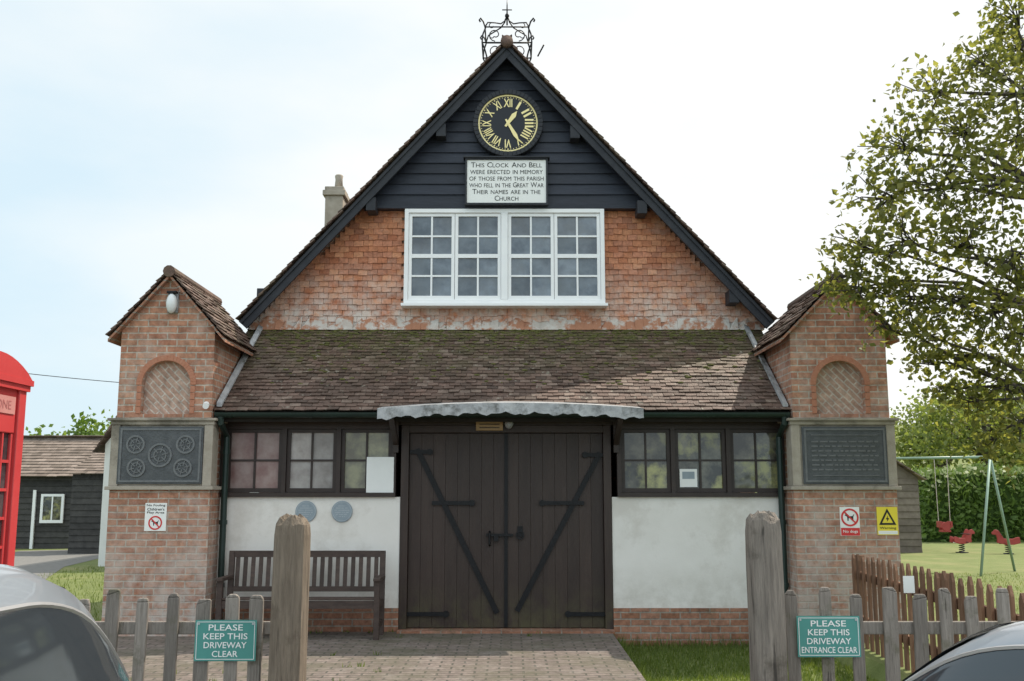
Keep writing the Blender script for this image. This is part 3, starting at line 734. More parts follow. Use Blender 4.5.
# memorial panels on the piers
for cxp, kind in ((-3.945, 0), (3.735, 1)):
    x0, x1, z0, z1 = cxp-.475, cxp+.475, 1.655, 2.295
    lab = 'dark metal plaque with round medallions on the left brick pier' if kind == 0 else 'dark metal plaque with rows of fine raised marks on the right brick pier'
    pl = empty('memorial_plaque', (cxp, YP-.02, z0), lab, 'plaque', 'memorial plaques on the piers')
    bpart('plate', M['bronze'], pl, x0, x1, YP-.025, YP-.002, z0, z1, bevel=.004)
    mb = MB(); f = .022
    mb.box(x0+.02, x1-.02, YP-.034, YP-.026, z1-.02-f, z1-.02); mb.box(x0+.02, x1-.02, YP-.034, YP-.026, z0+.02, z0+.02+f); mb.box(x0+.02, x0+.02+f, YP-.034, YP-.026, z0+.02+f, z1-.02-f); mb.box(x1-.02-f, x1-.02, YP-.034, YP-.026, z0+.02+f, z1-.02-f)
    zc = (z0+z1)/2
    if kind == 0:
        for ox, oz, rr in ((0, 0, .135), (-.28, .12, .105), (.28, .12, .105), (-.26, -.14, .105), (.26, -.14, .105)):
            mb.ring(cxp+ox, zc+oz, rr-.022, rr, YP-.036, YP-.026, 28); mb.ring(cxp+ox, zc+oz, rr*.45, rr*.55, YP-.033, YP-.026, 20)
            for k in range(6):
                a = R(60*k+15); mb.bar((cxp+ox+rr*.2*math.cos(a), YP-.03, zc+oz+rr*.2*math.sin(a)), (cxp+ox+rr*.75*math.cos(a), YP-.03, zc+oz+rr*.75*math.sin(a)), .008, .012, (-math.sin(a), 0, math.cos(a)))
    else:
        mb.box(x0+.1, x1-.1, YP-.032, YP-.026, z0+.09, z0+.10); mb.box(x0+.1, x1-.1, YP-.032, YP-.026, z1-.10, z1-.09)
        for k in range(7):
            zz = z0+.15+k*.052; xx = x0+.1
            while xx < x1-.14:
                w = random.uniform(.03, .09); mb.box(xx, min(xx+w, x1-.1), YP-.031, YP-.026, zz, zz+.018); xx += w+.02
    part(mb, 'relief', M['bronze2'], pl)
# round plaques
for px, w in ((306, 'left'), (342, 'right')):
    c = P(px, 511.5, YW-.01); pl = empty('round_plaque', (c.x, YW, c.z-.12), 'round slate grey plaque on white wall under the window, '+('nearer the left pier' if w == 'left' else 'nearer the door'), 'plaque', 'round plaques under the left window')
    mb = MB(); mb.disc(c.x, c.z, .122, YW-.016, YW-.001, 32); part(mb, 'plate', M['slate'], pl, bevel=.004)
    mb = MB(); mb.ring(c.x, c.z, .106, .110, YW-.019, YW-.0165, 32)
    for k in range(6):
        ww = [.04, .07, .085, .08, .065, .035][k]; xx = c.x-ww
        while xx < c.x+ww-.006:
            l = random.uniform(.004, .009); mb.box(xx, min(xx+l, c.x+ww), YW-.018, YW-.0165, c.z+.058-k*.024, c.z+.068-k*.024); xx += l+.005+(.008 if random.random() < .2 else 0)
    part(mb, 'raised_marks', M['slate2'], pl)
# dog silhouette
DOG = [(-.5, .18), (-.42, .30), (-.28, .26), (-.2, .12), (.25, .12), (.38, .30), (.44, .28), (.34, .06), (.33, -.34), (.24, -.34), (.22, -.08), (-.12, -.08), (-.14, -.34), (-.24, -.34), (-.26, .04), (-.34, .12)]
def prohib(mr, mk_, cx, cz, r, y):
    mr.ring(cx, cz, r*.80, r, y-.003, y-.001, 28); mr.bar((cx-r*.62, y-.003, cz+r*.62), (cx+r*.62, y-.003, cz-r*.62), .003, r*.17, (1, 0, 1))
    mk_.prism([(cx+p[0]*r*1.15, cz+p[1]*r*1.15) for p in DOG], y-.0015, y-.0005)
def wallsign(px0, px1, py0, py1, face, label, fn):
    y = YP-.012; a = P(px0, py1, y); b = P(px1, py0, y)
    s_ = empty('wall_sign', ((a.x+b.x)/2, y, a.z), label, 'sign', 'signs on the brick piers')
    bpart('panel', M[face], s_, a.x, b.x, y, YP-.001, a.z, b.z)
    mr, mk_, mw = MB(), MB(), MB(); fn(mr, mk_, mw, a.x, b.x, a.z, b.z, y)
    if mr.v: part(mr, 'red_symbol', M['redsign'], s_)
    if mk_.v: part(mk_, 'black_marking', M['ink'], s_)
    if mw.v: part(mw, 'white_lettering', M['panel'], s_)
def f1(mr, mk_, mw, x0, x1, z0, z1, y):
    cx = (x0+x1)/2; h = z1-z0
    for i, t in enumerate(('No Fouling', "Children's", 'Play Area')): mk_.text(t, (cx, y-.002, z1-h*(.09+.13*i)), UX, UZ, (x1-x0)*(.8 if i else .86), h*.10, .01)
    prohib(mr, mk_, cx, z0+h*.29, h*.25, y)
def f2(mr, mk_, mw, x0, x1, z0, z1, y):
    cx = (x0+x1)/2; h = z1-z0; prohib(mr, mk_, cx, z0+h*.64, h*.31, y); mr.box(x0+.004, x1-.004, y-.002, y-.0005, z0+.004, z0+h*.28); mw.text('No dogs', (cx, y-.003, z0+h*.145), UX, UZ, (x1-x0)*.75, h*.13, .01)
def f3(mr, mk_, mw, x0, x1, z0, z1, y):
    cx = (x0+x1)/2; h = z1-z0; w = x1-x0
    A = [(cx-w*.42, z0+h*.36), (cx+w*.42, z0+h*.36), (cx, z1-h*.05)]; B = [(cx-w*.27, z0+h*.43), (cx+w*.27, z0+h*.43), (cx, z1-h*.19)]
    for i in range(3):
        j = (i+1) % 3; mk_.poly([(A[i][0], y-.002, A[i][1]), (A[j][0], y-.002, A[j][1]), (B[j][0], y-.002, B[j][1]), (B[i][0], y-.002, B[i][1])])
    q = z0+h*.46; mk_.poly([(cx+w*.03, y-.002, q+h*.24), (cx-w*.08, y-.002, q+h*.10), (cx-.002, y-.002, q+h*.10), (cx-w*.04, y-.002, q), (cx+w*.09, y-.002, q+h*.14), (cx+w*.01, y-.002, q+h*.14)])
    mk_.text('Warning', (cx, y-.002, z0+h*.24), UX, UZ, w*.8, h*.11, .01); mw.box(x0+.008, x1-.008, y-.002, y-.0005, z0+.008, z0+h*.15)
wallsign(144, 167, 503, 531, 'panel', 'white sign about fouling with red dog symbol on left pier', f1)
wallsign(841, 859, 507, 536, 'panel', 'white and red no dogs sign on right pier', f2)
wallsign(878, 897, 507, 535, 'yellow', 'yellow warning sign with black triangle on right pier', f3)
# notices
def notice(px0, px1, py0, py1, y, label, mat='panel', extra=None):
    a = P(px0, py1, y); b = P(px1, py0, y); o = empty('paper_notice', ((a.x+b.x)/2, y, a.z), label, 'notice')
    bpart('sheet', M[mat], o, a.x, b.x, y, y+.006, a.z, b.z)
    if extra: extra(o, a, b, y)
notice(366, 394, 457, 495, YW-.02, 'blank white notice board covering a pane left of the doors')
def ex(o, a, b, y):
    w, h = b.x-a.x, b.z-a.z; bpart('picture', M['slate'], o, a.x+w*.15, b.x-w*.15, y-.002, y-.0005, a.z+h*.45, b.z-h*.15)
notice(680, 697, 469, 487, YW+.015, 'small white notice with grey picture in window right of the doors', 'panel', ex)
a = P(476, 428, YW-.03); b = P(503, 416, YW-.03)
o = empty('door_sign', ((a.x+b.x)/2, YW-.03, a.z), 'small varnished wooden sign under the canopy above the doors', 'sign')
bpart('board', M['woodsign'], o, a.x, b.x, YW-.05, YW-.03, a.z-.03, b.z-.02, bevel=.003)
mb = MB()
for k in range(2): mb.box(a.x+.04, b.x-.04, YW-.053, YW-.0505, a.z-.002+k*.04, a.z+.008+k*.04)
part(mb, 'carved_lines', M['ink'], o)
# lamps and camera
o = empty('door_lamp', (P(509, 424, YW).x, YW-.05, 2.33), 'small round lamp beside the wooden sign under the canopy', 'lamp')
q = P(509, 423, YW-.07); mb = MB(); mb.ell((q.x, YW-.09, q.z-.01), .05, .05, .06); part(mb, 'shade', M['lead'], o, smooth=True)
mb = MB(); mb.tube([(q.x, YW-.02, q.z+.02), (q.x, YW-.09, q.z+.03)], .02, 8); part(mb, 'bracket', M['iron'], o)
q = P(172, 301, YP-.05)
o = empty('wall_lamp', (q.x, YP, q.z-.12), 'white bulkhead lamp under the gable of the left pier', 'lamp')
bpart('back_plate', M['lead'], o, q.x-.06, q.x+.06, YP-.02, YP+.012, q.z-.13, q.z+.12, bevel=.006)
mb = MB(); mb.ell((q.x, YP-.06, q.z-.03), .062, .065, .115); part(mb, 'lens', M['clear'], o, smooth=True)
bpart('hood', M['iron'], o, q.x-.055, q.x+.055, YP-.09, YP+.0, q.z+.088, q.z+.112, bevel=.005)
q = P(206, 406, YP-.05)
o = empty('security_camera', (q.x, YP, q.z-.05), 'small white security camera on the left pier above the downpipe', 'camera')
mb = MB(); mb.tube([(q.x+.03, YP-.16, q.z-.01), (q.x, YP-.04, q.z+.02)], .035, 10); part(mb, 'housing', M['white'], o)
mb = MB(); mb.tube([(q.x, YP+.01, q.z+.03), (q.x, YP-.06, q.z+.03)], .018, 8); part(mb, 'mount', M['white'], o)

# ------------------------------------------------------------------ bench
bx0, bx1 = -3.17, -1.42; by0, by1 = 11.0, 11.5
bench = empty('bench', ((bx0+bx1)/2, by0, 0), 'dark wooden slatted bench against the white wall left of the doors', 'bench')
for x in (bx0+.03, bx1-.03):
    bpart('leg', M['teak'], bench, x-.03, x+.03, by0, by0+.06, .006, .62, bevel=.004)
    mb = MB(); mb.hexa([(x-.03, by1-.12, .006), (x+.03, by1-.12, .006), (x+.03, by1-.05, .006), (x-.03, by1-.05, .006), (x-.03, by1-.06, .90), (x+.03, by1-.06, .90), (x+.03, by1-.01, .90), (x-.03, by1-.01, .90)]); part(mb, 'leg', M['teak'], bench, bevel=.004)
    mb = MB(); mb.bar((x, by0-.03, .635), (x, by1-.07, .635), .075, .035); part(mb, 'armrest', M['teak'], bench, bevel=.006)
    mb = MB(); mb.bar((x, by0+.06, .15), (x, by1-.12, .15), .03, .05); mb.bar((x, by0+.06, .38), (x, by1-.11, .36), .035, .07); part(mb, 'side_rail', M['teak'], bench)
mb = MB()
for k in range(5): mb.bar((bx0+.06, by0+.05+k*.082, .43-.006*k), (bx1-.06, by0+.05+k*.082, .43-.006*k), .068, .022, r=random.random())
part(mb, 'seat', M['teak'], bench, bevel=.003)
bpart('apron', M['teak'], bench, bx0+.06, bx1-.06, by0+.01, by0+.035, .33, .412)
mb = MB(); mb.bar((bx0-.0, by1-.035, .88), (bx1+.0, by1-.035, .88), .035, .07); mb.bar((bx0+.06, by1-.072, .50), (bx1-.06, by1-.072, .50), .03, .055)
n = 19
for k in range(n):
    x = bx0+.1+(bx1-bx0-.2)*k/(n-1); mb.bar((x, by1-.072, .52), (x, by1-.038, .85), .045, .014, (0, 1, 0), r=random.random())
xm = (bx0+bx1)/2; mb.hexa([(xm-.03, by1-.1, .5), (xm+.03, by1-.1, .5), (xm+.03, by1-.085, .5), (xm-.03, by1-.085, .5), (xm-.03, by1-.06, .85), (xm+.03, by1-.06, .85), (xm+.03, by1-.045, .85), (xm-.03, by1-.045, .85)])
part(mb, 'backrest', M['teak'], bench)

# ------------------------------------------------------------------ front fence, gate posts, signs
YF = 5.8
def picket(mb, x, y, z1, w, t=.022, lean=0, ax=(1, 0), pt=0, zb=-.2, tip=.2):
    ux, uy = ax; hx, hy = ux*w/2, uy*w/2; nx, ny = -uy*t/2, ux*t/2; r = random.random()
    c = [(x-hx-nx, y-hy-ny), (x+hx-nx, y+hy-ny), (x+hx+nx, y+hy+ny), (x-hx+nx, y-hy+ny)]
    lx, ly = lean*ux, lean*uy; dz = random.uniform(-.014, .014)
    mb.hexa([(a, b, zb) for a, b in c]+[(c[0][0]+lx, c[0][1]+ly, z1-dz), (c[1][0]+lx, c[1][1]+ly, z1+dz), (c[2][0]+lx, c[2][1]+ly, z1+dz), (c[3][0]+lx, c[3][1]+ly, z1-dz)], r)
    if pt:
        mb.hexa([(c[0][0]+lx, c[0][1]+ly, z1-dz), (c[1][0]+lx, c[1][1]+ly, z1+dz), (c[2][0]+lx, c[2][1]+ly, z1+dz), (c[3][0]+lx, c[3][1]+ly, z1-dz)]+[(x+lx-hx*tip-nx, y+ly-hy*tip-ny, z1+pt), (x+lx+hx*tip-nx, y+ly+hy*tip-ny, z1+pt), (x+lx+hx*tip+nx, y+ly+hy*tip+ny, z1+pt), (x+lx-hx*tip+nx, y+ly-hy*tip+ny, z1+pt)], r)
def frontfence(pxs, tops, x0, x1, label):
    f = empty('picket_fence', ((x0+x1)/2, YF, 0), label, 'fence', 'picket fences along the front')
    for px, py in zip(pxs, tops):
        q = P(px, py, YF); mb = MB(); pt = random.uniform(.016, .030); picket(mb, PX(px, 650, YF), YF, q.z-pt, random.uniform(.066, .084), .024, random.uniform(-.02, .02), pt=pt, tip=random.uniform(.4, .7)); part(mb, 'picket', M['grey_wood'], f, bevel=.006)
    for z in (.80, .30):
        mb = MB(); mb.bar((x0, YF+.035, z), (x1, YF+.035, z), .04, .07); part(mb, 'rail', M['grey_wood'], f, bevel=.006)
frontfence([28, 55, 80, 108, 138, 170, 201, 233, 256], [596, 594, 599, 589, 598, 593, 599, 594, 595], -3.2, -1.25, 'weathered grey picket fence left of the driveway')
frontfence([796, 828, 859, 890, 919, 948, 977, 1008, 1040, 1072, 1104], [590, 587, 594, 587, 594, 588, 596, 588, 594, 590, 592], 1.44, 3.7, 'weathered grey picket fence right of the driveway')
def gatepost(px, py, w, mat, label, tilt):
    x = PX(px, 640, 5.6); zt = PZ(py, 5.6); mb = MB()
    H = [(-.3, 1.04), (.3, 1.03), (.6, 1.0), (.9, 1.0), (1.15, .99), (zt-.10, .97), (zt-.045, .92), (zt-.012, .72), (zt, .35)]
    n = 20
    gr = [1+random.uniform(-.045, .02) for _ in range(n)]
    for (z, k) in H:
        for i in range(n):
            a = 2*math.pi*(i+.5)/n; ca, sa = math.cos(a), math.sin(a)
            sq = (abs(ca)**5+abs(sa)**5)**(-1/5)
            rr = w/2*k*sq*gr[i]*(1+random.uniform(-.012, .012)); tz = random.uniform(-.018, .016) if z > zt-.06 else 0
            mb.v.append((x+tilt*z+rr*ca, 5.6+rr*sa, z+tz))
    for j in range(len(H)-1):
        for i in range(n):
            i2 = (i+1) % n; mb.f.append((j*n+i, j*n+i2, (j+1)*n+i2, (j+1)*n+i)); mb.r.append(.5)
    mb.f.append(tuple((len(H)-1)*n+i for i in range(n))); mb.r.append(.5)
    o = mb.build('gate_post', mat, None, (x, 5.6, 0), smooth=False); tag(o, label, 'post', 'timber gate posts')
gatepost(287.5, 516, .192, M['oakbrown'], 'thick brown timber gate post with rounded top left of driveway', .006)
gatepost(768, 513, .188, M['oak'], 'thick grey timber gate post right of the driveway', -.003)
def teal(px0, px1, py0, py1, lines, label, ht):
    y = YF-.03; a = P(px0, py1, y); b = P(px1, py0, y); o = empty('driveway_sign', ((a.x+b.x)/2, y, a.z), label, 'sign', 'teal driveway signs')
    bpart('panel', M['teal'], o, a.x, b.x, y-.004, y, a.z, b.z)
    mb = MB(); cx = (a.x+b.x)/2; W, Hh = b.x-a.x, b.z-a.z
    for zz in (a.z+.010, b.z-.010): mb.box(a.x+.01, b.x-.01, y-.006, y-.0045, zz-.0015, zz+.0015)
    for xx in (a.x+.010, b.x-.010): mb.box(xx-.0015, xx+.0015, y-.0062, y-.0045, a.z+.012, b.z-.012)
    for i, (t, w) in enumerate(lines): mb.text(t, (cx, y-.0065, b.z-Hh*(.18+.215*i)), UX, UZ, W*w, Hh*ht, .008)
    part(mb, 'lettering', M['panel'], o)
    for xx in (a.x+.02, b.x-.02):
        mb = MB(); mb.disc(xx, b.z-.02, .006, y-.008, y-.004, 10); part(mb, 'screw', M['alloy'], o)
teal(194, 257, 620, 661, [('PLEASE', .56), ('KEEP THIS', .72), ('DRIVEWAY', .70), ('CLEAR', .42)], 'teal sign asking to keep driveway clear on the left picket fence', .15)
teal(798, 859, 616, 657, [('PLEASE', .56), ('KEEP THIS', .66), ('DRIVEWAY', .70), ('ENTRANCE CLEAR', .88)], 'teal sign asking to keep driveway entrance clear on right picket fence', .15)
# side fence
f = empty('side_fence', (3.45, 8.4, 0), 'brown stained picket fence running from right pier towards the road', 'fence')
A_, B_ = Vector((3.62, 10.9, 0)), Vector((3.32, 6.0, 0)); L = (B_-A_).length; d = (B_-A_)/L; n = int(L/.17)
for i in range(n):
    p = A_+d*(i+.5)*L/n; mb = MB(); picket(mb, p.x, p.y, .86+random.uniform(-.02, .02), .075, .022, random.uniform(-.012, .012), (d.x, d.y), .06); part(mb, 'picket', M['redwood'], f)
for z in (.7, .25):
    mb = MB(); o_ = Vector((.04, 0, z)); mb.bar(A_+o_, B_+o_, .04, .08); part(mb, 'rail', M['redwood'], f)
for t in (.0, .5, 1.0):
    p = A_+d*L*t+Vector((.09, 0, 0)); bpart('post', M['redwood'], f, p.x-.04, p.x+.04, p.y-.04, p.y+.04, -.2, .9, bevel=.005)
notice(904, 914, 576, 593, 8.35, 'small white notice hanging on the brown side fence')

# ------------------------------------------------------------------ telephone kiosk
kx1, ky1 = -3.43, 7.05; kx0, ky0 = kx1-.9, ky1-.9; kc = ((kx0+kx1)/2, (ky0+ky1)/2)
kio = empty('telephone_kiosk', (kc[0], kc[1], 0), 'red telephone kiosk with glazed sides and domed roof at the left edge', 'telephone box')
bpart('plinth', M['dark'], kio, kx0-.02, kx1+.02, ky0-.02, ky1+.02, 0, .12, bevel=.01)
mb = MB()
for x in (kx0, kx1-.1):
    for y in (ky0, ky1-.1): mb.box(x, x+.1, y, y+.1, .12, 2.3)
def side(mb, k, u0, u1, z0, z1, d0, d1):
    if k == 0: mb.box(kx0+u0, kx0+u1, ky0+d0, ky0+d1, z0, z1)
    if k == 2: mb.box(kx0+u0, kx0+u1, ky1-d1, ky1-d0, z0, z1)
    if k == 1: mb.box(kx1-d1, kx1-d0, ky0+u0, ky0+u1, z0, z1)
    if k == 3: mb.box(kx0+d0, kx0+d1, ky0+u0, ky0+u1, z0, z1)
for k in range(4):
    side(mb, k, .1, .8, .12, .42, .03, .07); side(mb, k, .1, .8, 1.96, 2.3, .02, .08)
    side(mb, k, .1, .13, .42, 1.96, .025, .07); side(mb, k, .77, .8, .42, 1.96, .025, .07)
part(mb, 'frame', M['redp'], kio, bevel=.008)
mb = MB()
for k in range(4):
    for j in range(1, 8): side(mb, k, .13, .77, .42+j*.1925-.010, .42+j*.1925+.010, .03, .06)
    for u in (.235, .665): side(mb, k, u-.010, u+.010, .42, 1.96, .028, .062)
part(mb, 'glazing_bars', M['redp'], kio)
mb = MB()
for k in range(4): side(mb, k, .12, .78, .41, 1.97, .044, .048)
part(mb, 'glass', M['kglass'], kio)
for k in (0, 1):
    mb = MB(); side(mb, k, .13, .77, 2.09, 2.21, .012, .019); sp = part(mb, 'sign_panel', M['faded'], kio)
    mb = MB()
    if k == 0: mb.text('TELEPHONE', (kc[0], ky0+.010, 2.15), UX, UZ, .52, .06)
    else: mb.text('TELEPHONE', (kx1-.010, kc[1], 2.15), (0, 1, 0), UZ, .52, .06)
    part(mb, 'lettering', M['fadedink'], sp)
mb = MB(); mb.box(kx0-.03, kx1+.03, ky0-.03, ky1+.03, 2.3, 2.34); mb.box(kx0-.015, kx1+.015, ky0-.015, ky1+.015, 2.26, 2.299)
seg = [(-.47+.94*i/12, .15*math.sin(math.pi*i/12)**.8) for i in range(13)]
for (ax, a0, a1) in (('y', ky0-.022, ky1+.022), ('x', kx0-.025, kx1+.025)):
    c0 = kc[0] if ax == 'y' else kc[1]
    mb.prism([(c0+u, 2.338+h) for u, h in seg]+[(c0+.47, 2.335), (c0-.47, 2.335)], a0, a1, ax=ax)
part(mb, 'cornice', M['redp'], kio)
mb = MB(); n = 24
for j in range(7):
    t = j/6*math.pi/2; rr = .43*math.cos(t)+.002; z = 2.42+.14*math.sin(t)
    for i in range(n):
        a = 2*math.pi*i/n; sq = (abs(math.cos(a))**6+abs(math.sin(a))**6)**(-1/6)
        mb.v.append((kc[0]+rr*sq*math.cos(a), kc[1]+rr*sq*math.sin(a), z))
for j in range(6):
    for i in range(n): mb.f.append((j*n+i, j*n+(i+1) % n, (j+1)*n+(i+1) % n, (j+1)*n+i)); mb.r.append(.5)
part(mb, 'roof', M['redp'], kio, smooth=True)

# ------------------------------------------------------------------ cars
def interp(tab, x):
    if x <= tab[0][0]: return tab[0][1]
    for (a, b), (c, d) in zip(tab, tab[1:]):
        if x <= c:
            t = (x-a)/(c-a); return b+(d-b)*t
    return tab[-1][1]
def smoothtab(tab, x, w=.07): return sum(interp(tab, x+w*k) for k in (-2, -1, 0, 1, 2))/5
def car(loc, rz, H, paint, label, nose=1.0):
    root = empty('parked_car', (0, 0, 0), label, 'car', 'cars parked along the road')
    def nx_(x): return x if x < 1.0 else 1.0+(x-1.0)*nose
    top = [(-2.05, .62), (-1.95, .88), (-1.3, .95), (1.0, .96), (1.5, .88), (1.95, .70), (2.1, .50)]; hw = [(-2.1, .66), (-1.85, .82), (-1.2, .86), (1.2, .86), (1.75, .80), (2.1, .58)]
    mb = MB(); NS = 44; rows = []
    for i in range(NS+1):
        x = -2.08+4.16*i/NS; w = smoothtab(hw, x); t = smoothtab(top, x, .05)
        half_ = [(0, t+.03), (.45*w, t+.025), (.8*w, t), (.95*w, t-.06), (1.0*w, t-.18), (1.0*w, .48), (.97*w, .32), (.85*w, .22), (0, .2)]
        rows.append([(nx_(x), y, z) for y, z in half_]+[(nx_(x), -y, z) for y, z in half_[-2:0:-1]])
    n = len(rows[0])
    for r_ in rows: mb.v += r_
    for i in range(NS):
        for k in range(n): mb.f.append((i*n+k, i*n+(k+1) % n, (i+1)*n+(k+1) % n, (i+1)*n+k)); mb.r.append(.5)
    mb.f.append(tuple(range(n))); mb.f.append(tuple(NS*n+k for k in range(n))[::-1]); mb.r += [.5, .5]
    body = part(mb, 'body', paint, root, smooth=True)
    s = H/1.5
    ct = [(-1.95, .90), (-1.75, 1.12*s), (-1.45, 1.36*s), (-1.0, 1.46*s), (-.4, 1.5*s), (.1, 1.485*s), (.45, 1.40*s), (.8, 1.18*s), (1.2, .92)]
    def cab(x):
        t = max(smoothtab(ct, x, .07), .90); tt = (t-.9)/(H-.9)
        return [(0, t+.03*tt), (.35, t+.025*tt), (.53, t+.01*tt), (.62, t-.035*tt), (.665, .9+(t-.9)*.78), (.73, .9+(t-.9)*.4), (.79, .9)]
    mb = MB(); xs_ = [-1.93+3.1*i/40 for i in range(41)]
    rows = [[(x, y, z) for y, z in cab(x)[::-1]]+[(x, -y, z) for y, z in cab(x)[1:]] for x in xs_]
    n = len(rows[0])
    for r_ in rows: mb.v += r_
    for i in range(40):
        for k in range(n-1): mb.f.append((i*n+k, i*n+k+1, (i+1)*n+k+1, (i+1)*n+k)); mb.r.append(.5)
    part(mb, 'cabin', paint, root, smooth=True)
    for sy in (-1, 1):
        for (xa, xb) in ((-1.45, -.56), (-.46, .86)):
            mb = MB(); N_ = 16; q = []
            for i in range(N_+1):
                x = xa+(xb-xa)*i/N_; h_ = cab(x); lo = .97
                zr, zm = h_[3][1], h_[4][1]
                hi = max(zm+(zr-zm)*.45, lo+.01)
                def yy(z):
                    if z <= zm: return .79+(.665-.79)*(z-.9)/max(zm-.9, .01)+.010
                    return .665+(.62-.665)*(z-zm)/max(zr-zm, .01)+.010
                q.append([(x, sy*yy(z), z) for z in (lo, lo+(min(zm, hi)-lo)*.5, max(min(zm, hi-.004), lo+.006), hi)])
            for r_ in q: mb.v += r_
            for i in range(N_):
                for k in range(3): mb.f.append((i*4+k, (i+1)*4+k, (i+1)*4+k+1, i*4+k+1)); mb.r.append(.5)
            part(mb, 'side_window', M['cglass'], root, smooth=True)
            mb = MB(); mb.tube([q[i][0] for i in range(N_+1)], .010, 5); mb.tube([q[i][3] for i in range(N_+1)], .009, 5); part(mb, 'trim', M['alloy'], root)
    for (xa, xb, nm) in ((.42, 1.10, 'windscreen'), (-1.84, -1.42, 'rear_window')):
        mb = MB(); N_ = 14; YS = (-.57, -.5, -.35, -.18, 0, .18, .35, .5, .57)
        for i in range(N_+1):
            x = xa+(xb-xa)*i/N_; h_ = cab(x)
            for y in YS: mb.v.append((x+(.014 if xa > 0 else -.014), y, interp([(a, b) for a, b in h_[:4]], abs(y))+.012))
        for i in range(N_):
            for k in range(8): mb.f.append((i*9+k, (i+1)*9+k, (i+1)*9+k+1, i*9+k+1)); mb.r.append(.5)
        part(mb, nm, M['cglass'], root, smooth=True)
        if xa > 0:
            for yo in (-.45, .05):
                mb = MB(); mb.tube([(1.12, yo, .985), (1.0, yo+.25, interp([(a, b) for a, b in cab(1.0)[:4]], abs(yo+.25))+.03), (.93, yo+.42, interp([(a, b) for a, b in cab(.93)[:4]], abs(yo+.42))+.03)], .008, 5)
                part(mb, 'wiper', M['rubber'], root)
    for x in (-1.28, nx_(1.32)):
        for sy in (-1, 1):
            mb = MB(); pr_ = [(.20, .09), (.27, .10), (.305, .085), (.315, .05), (.315, -.05), (.305, -.085), (.27, -.10), (.20, -.09)]; n = 28
            for (r_, y) in pr_:
                for i in range(n): a = 2*math.pi*i/n; mb.v.append((x+r_*math.cos(a), sy*.78+y, .315+r_*math.sin(a)))
            for j in range(len(pr_)):
                j2 = (j+1) % len(pr_)
                for i in range(n): mb.f.append((j*n+i, j*n+(i+1) % n, j2*n+(i+1) % n, j2*n+i)); mb.r.append(.5)
            wh = part(mb, 'wheel', M['rubber'], root, smooth=True)
            mb = MB(); yo = sy*.86; mb.ring(x, .315, .17, .205, yo-.03, yo+.015, 28); mb.disc(x, .315, .05, yo-.03, yo+.012, 16)
            for k in range(5): a = R(72*k); mb.bar((x+.04*math.cos(a), yo-.005, .315+.04*math.sin(a)), (x+.18*math.cos(a), yo-.005, .315+.18*math.sin(a)), .03, .05, (-math.sin(a), 0, math.cos(a)))
            mb.disc(x, .315, .17, yo-.04, yo-.032, 20); part(mb, 'rim', M['alloy'], wh)
    for sy in (-1, 1):
        mb = MB(); mb.ell((nx_(1.88), sy*.56, .66), .14, .14, .075); part(mb, 'headlight', M['clear'], root, smooth=True)
        mb = MB(); mb.ell((-1.97, sy*.62, .78), .07, .10, .12); part(mb, 'tail_light', M['lampred'], root, smooth=True)
        mb = MB(); mb.ell((.80, sy*.93, 1.02), .07, .10, .07); mb.bar((.80, sy*.77, .95), (.80, sy*.90, .99), .05, .03); part(mb, 'wing_mirror', paint, root, smooth=True)
    bpart('grille', M['dark'], root, nx_(2.03), nx_(2.075), -.45, .45, .36, .50, bevel=.01)
    root.location = loc; root.rotation_euler = (0, 0, rz)
    return root
car((-2.07, 3.02, ROADZ), R(92), 1.70, M['silver'], 'tall grey blue car in the left foreground, cut off by the frame', .88)
car((2.42, 3.60, ROADZ), R(110), 1.5, M['palesilver'], 'silver grey car roof in the right foreground below the teal sign', .6)

# ------------------------------------------------------------------ background left
def boards(mb, x0, x1, y, z0, z1, w=.16, th=.03):
    z = z0
    while z < z1-.01:
        t = min(z+w, z1); mb.hexa([(x0, y-th, z), (x1, y-th, z), (x1, y+.05, z), (x0, y+.05, z), (x0, y-.004, t), (x1, y-.004, t), (x1, y+.05, t), (x0, y+.05, t)], random.random()); z += w
ob = empty('outbuilding', (-13.5, 29, 0), 'low tiled timber outbuilding with white window beyond the telephone kiosk', 'outbuilding')
x0, x1 = PX(-40, 520, 29), PX(72, 520, 29); ze = PZ(476, 29); zr = PZ(438, 31)
mb = MB(); boards(mb, x0, x1, 29, 0, ze); mb.box(x0, x1, 29.06, 33, 0, ze-.05); part(mb, 'wall', M['darkboard'], ob)
mb = MB(); v = Vector((0, 2.2, zr-ze)); tiles(mb, (x0-.2, 28.75, ze-.05), UX, v, int((x1-x0+.5)/.3), 14, .3, v.length/14*1.05, .02, 1.5)
tiles(mb, (x0-.2, 33.2, ze-.05), UX, (0, -2.2, zr-ze), int((x1-x0+.5)/.3), 14, .3, v.length/14*1.05, .02, 1.5); part(mb, 'roof', M['oldtile'], ob)
a, b = P(40, 523, 28.95), P(65, 494, 28.95)
glazed(ob, 'window', a.x, b.x, a.z, b.z, 28.90, 2, 1, M['white'], M['pane_dark'], .07, .04)
a, b = P(30, 548, 28.95), P(37, 490, 28.95); bpart('door', M['white'], ob, a.x, b.x, 28.9, 28.96, 0, b.z)
sh = empty('timber_shed', (PX(88, 540, 26.5), 26.5, 0), 'dark weatherboarded shed between the outbuilding and the white cottage', 'shed')
x0, x1 = PX(70, 520, 26.5), PX(108, 520, 26.5); ze = PZ(474, 26.5)
mb = MB(); boards(mb, x0, x1, 26.5, 0, ze); mb.box(x0, x1, 26.56, 28.5, 0, ze); part(mb, 'wall', M['darkboard'], sh)
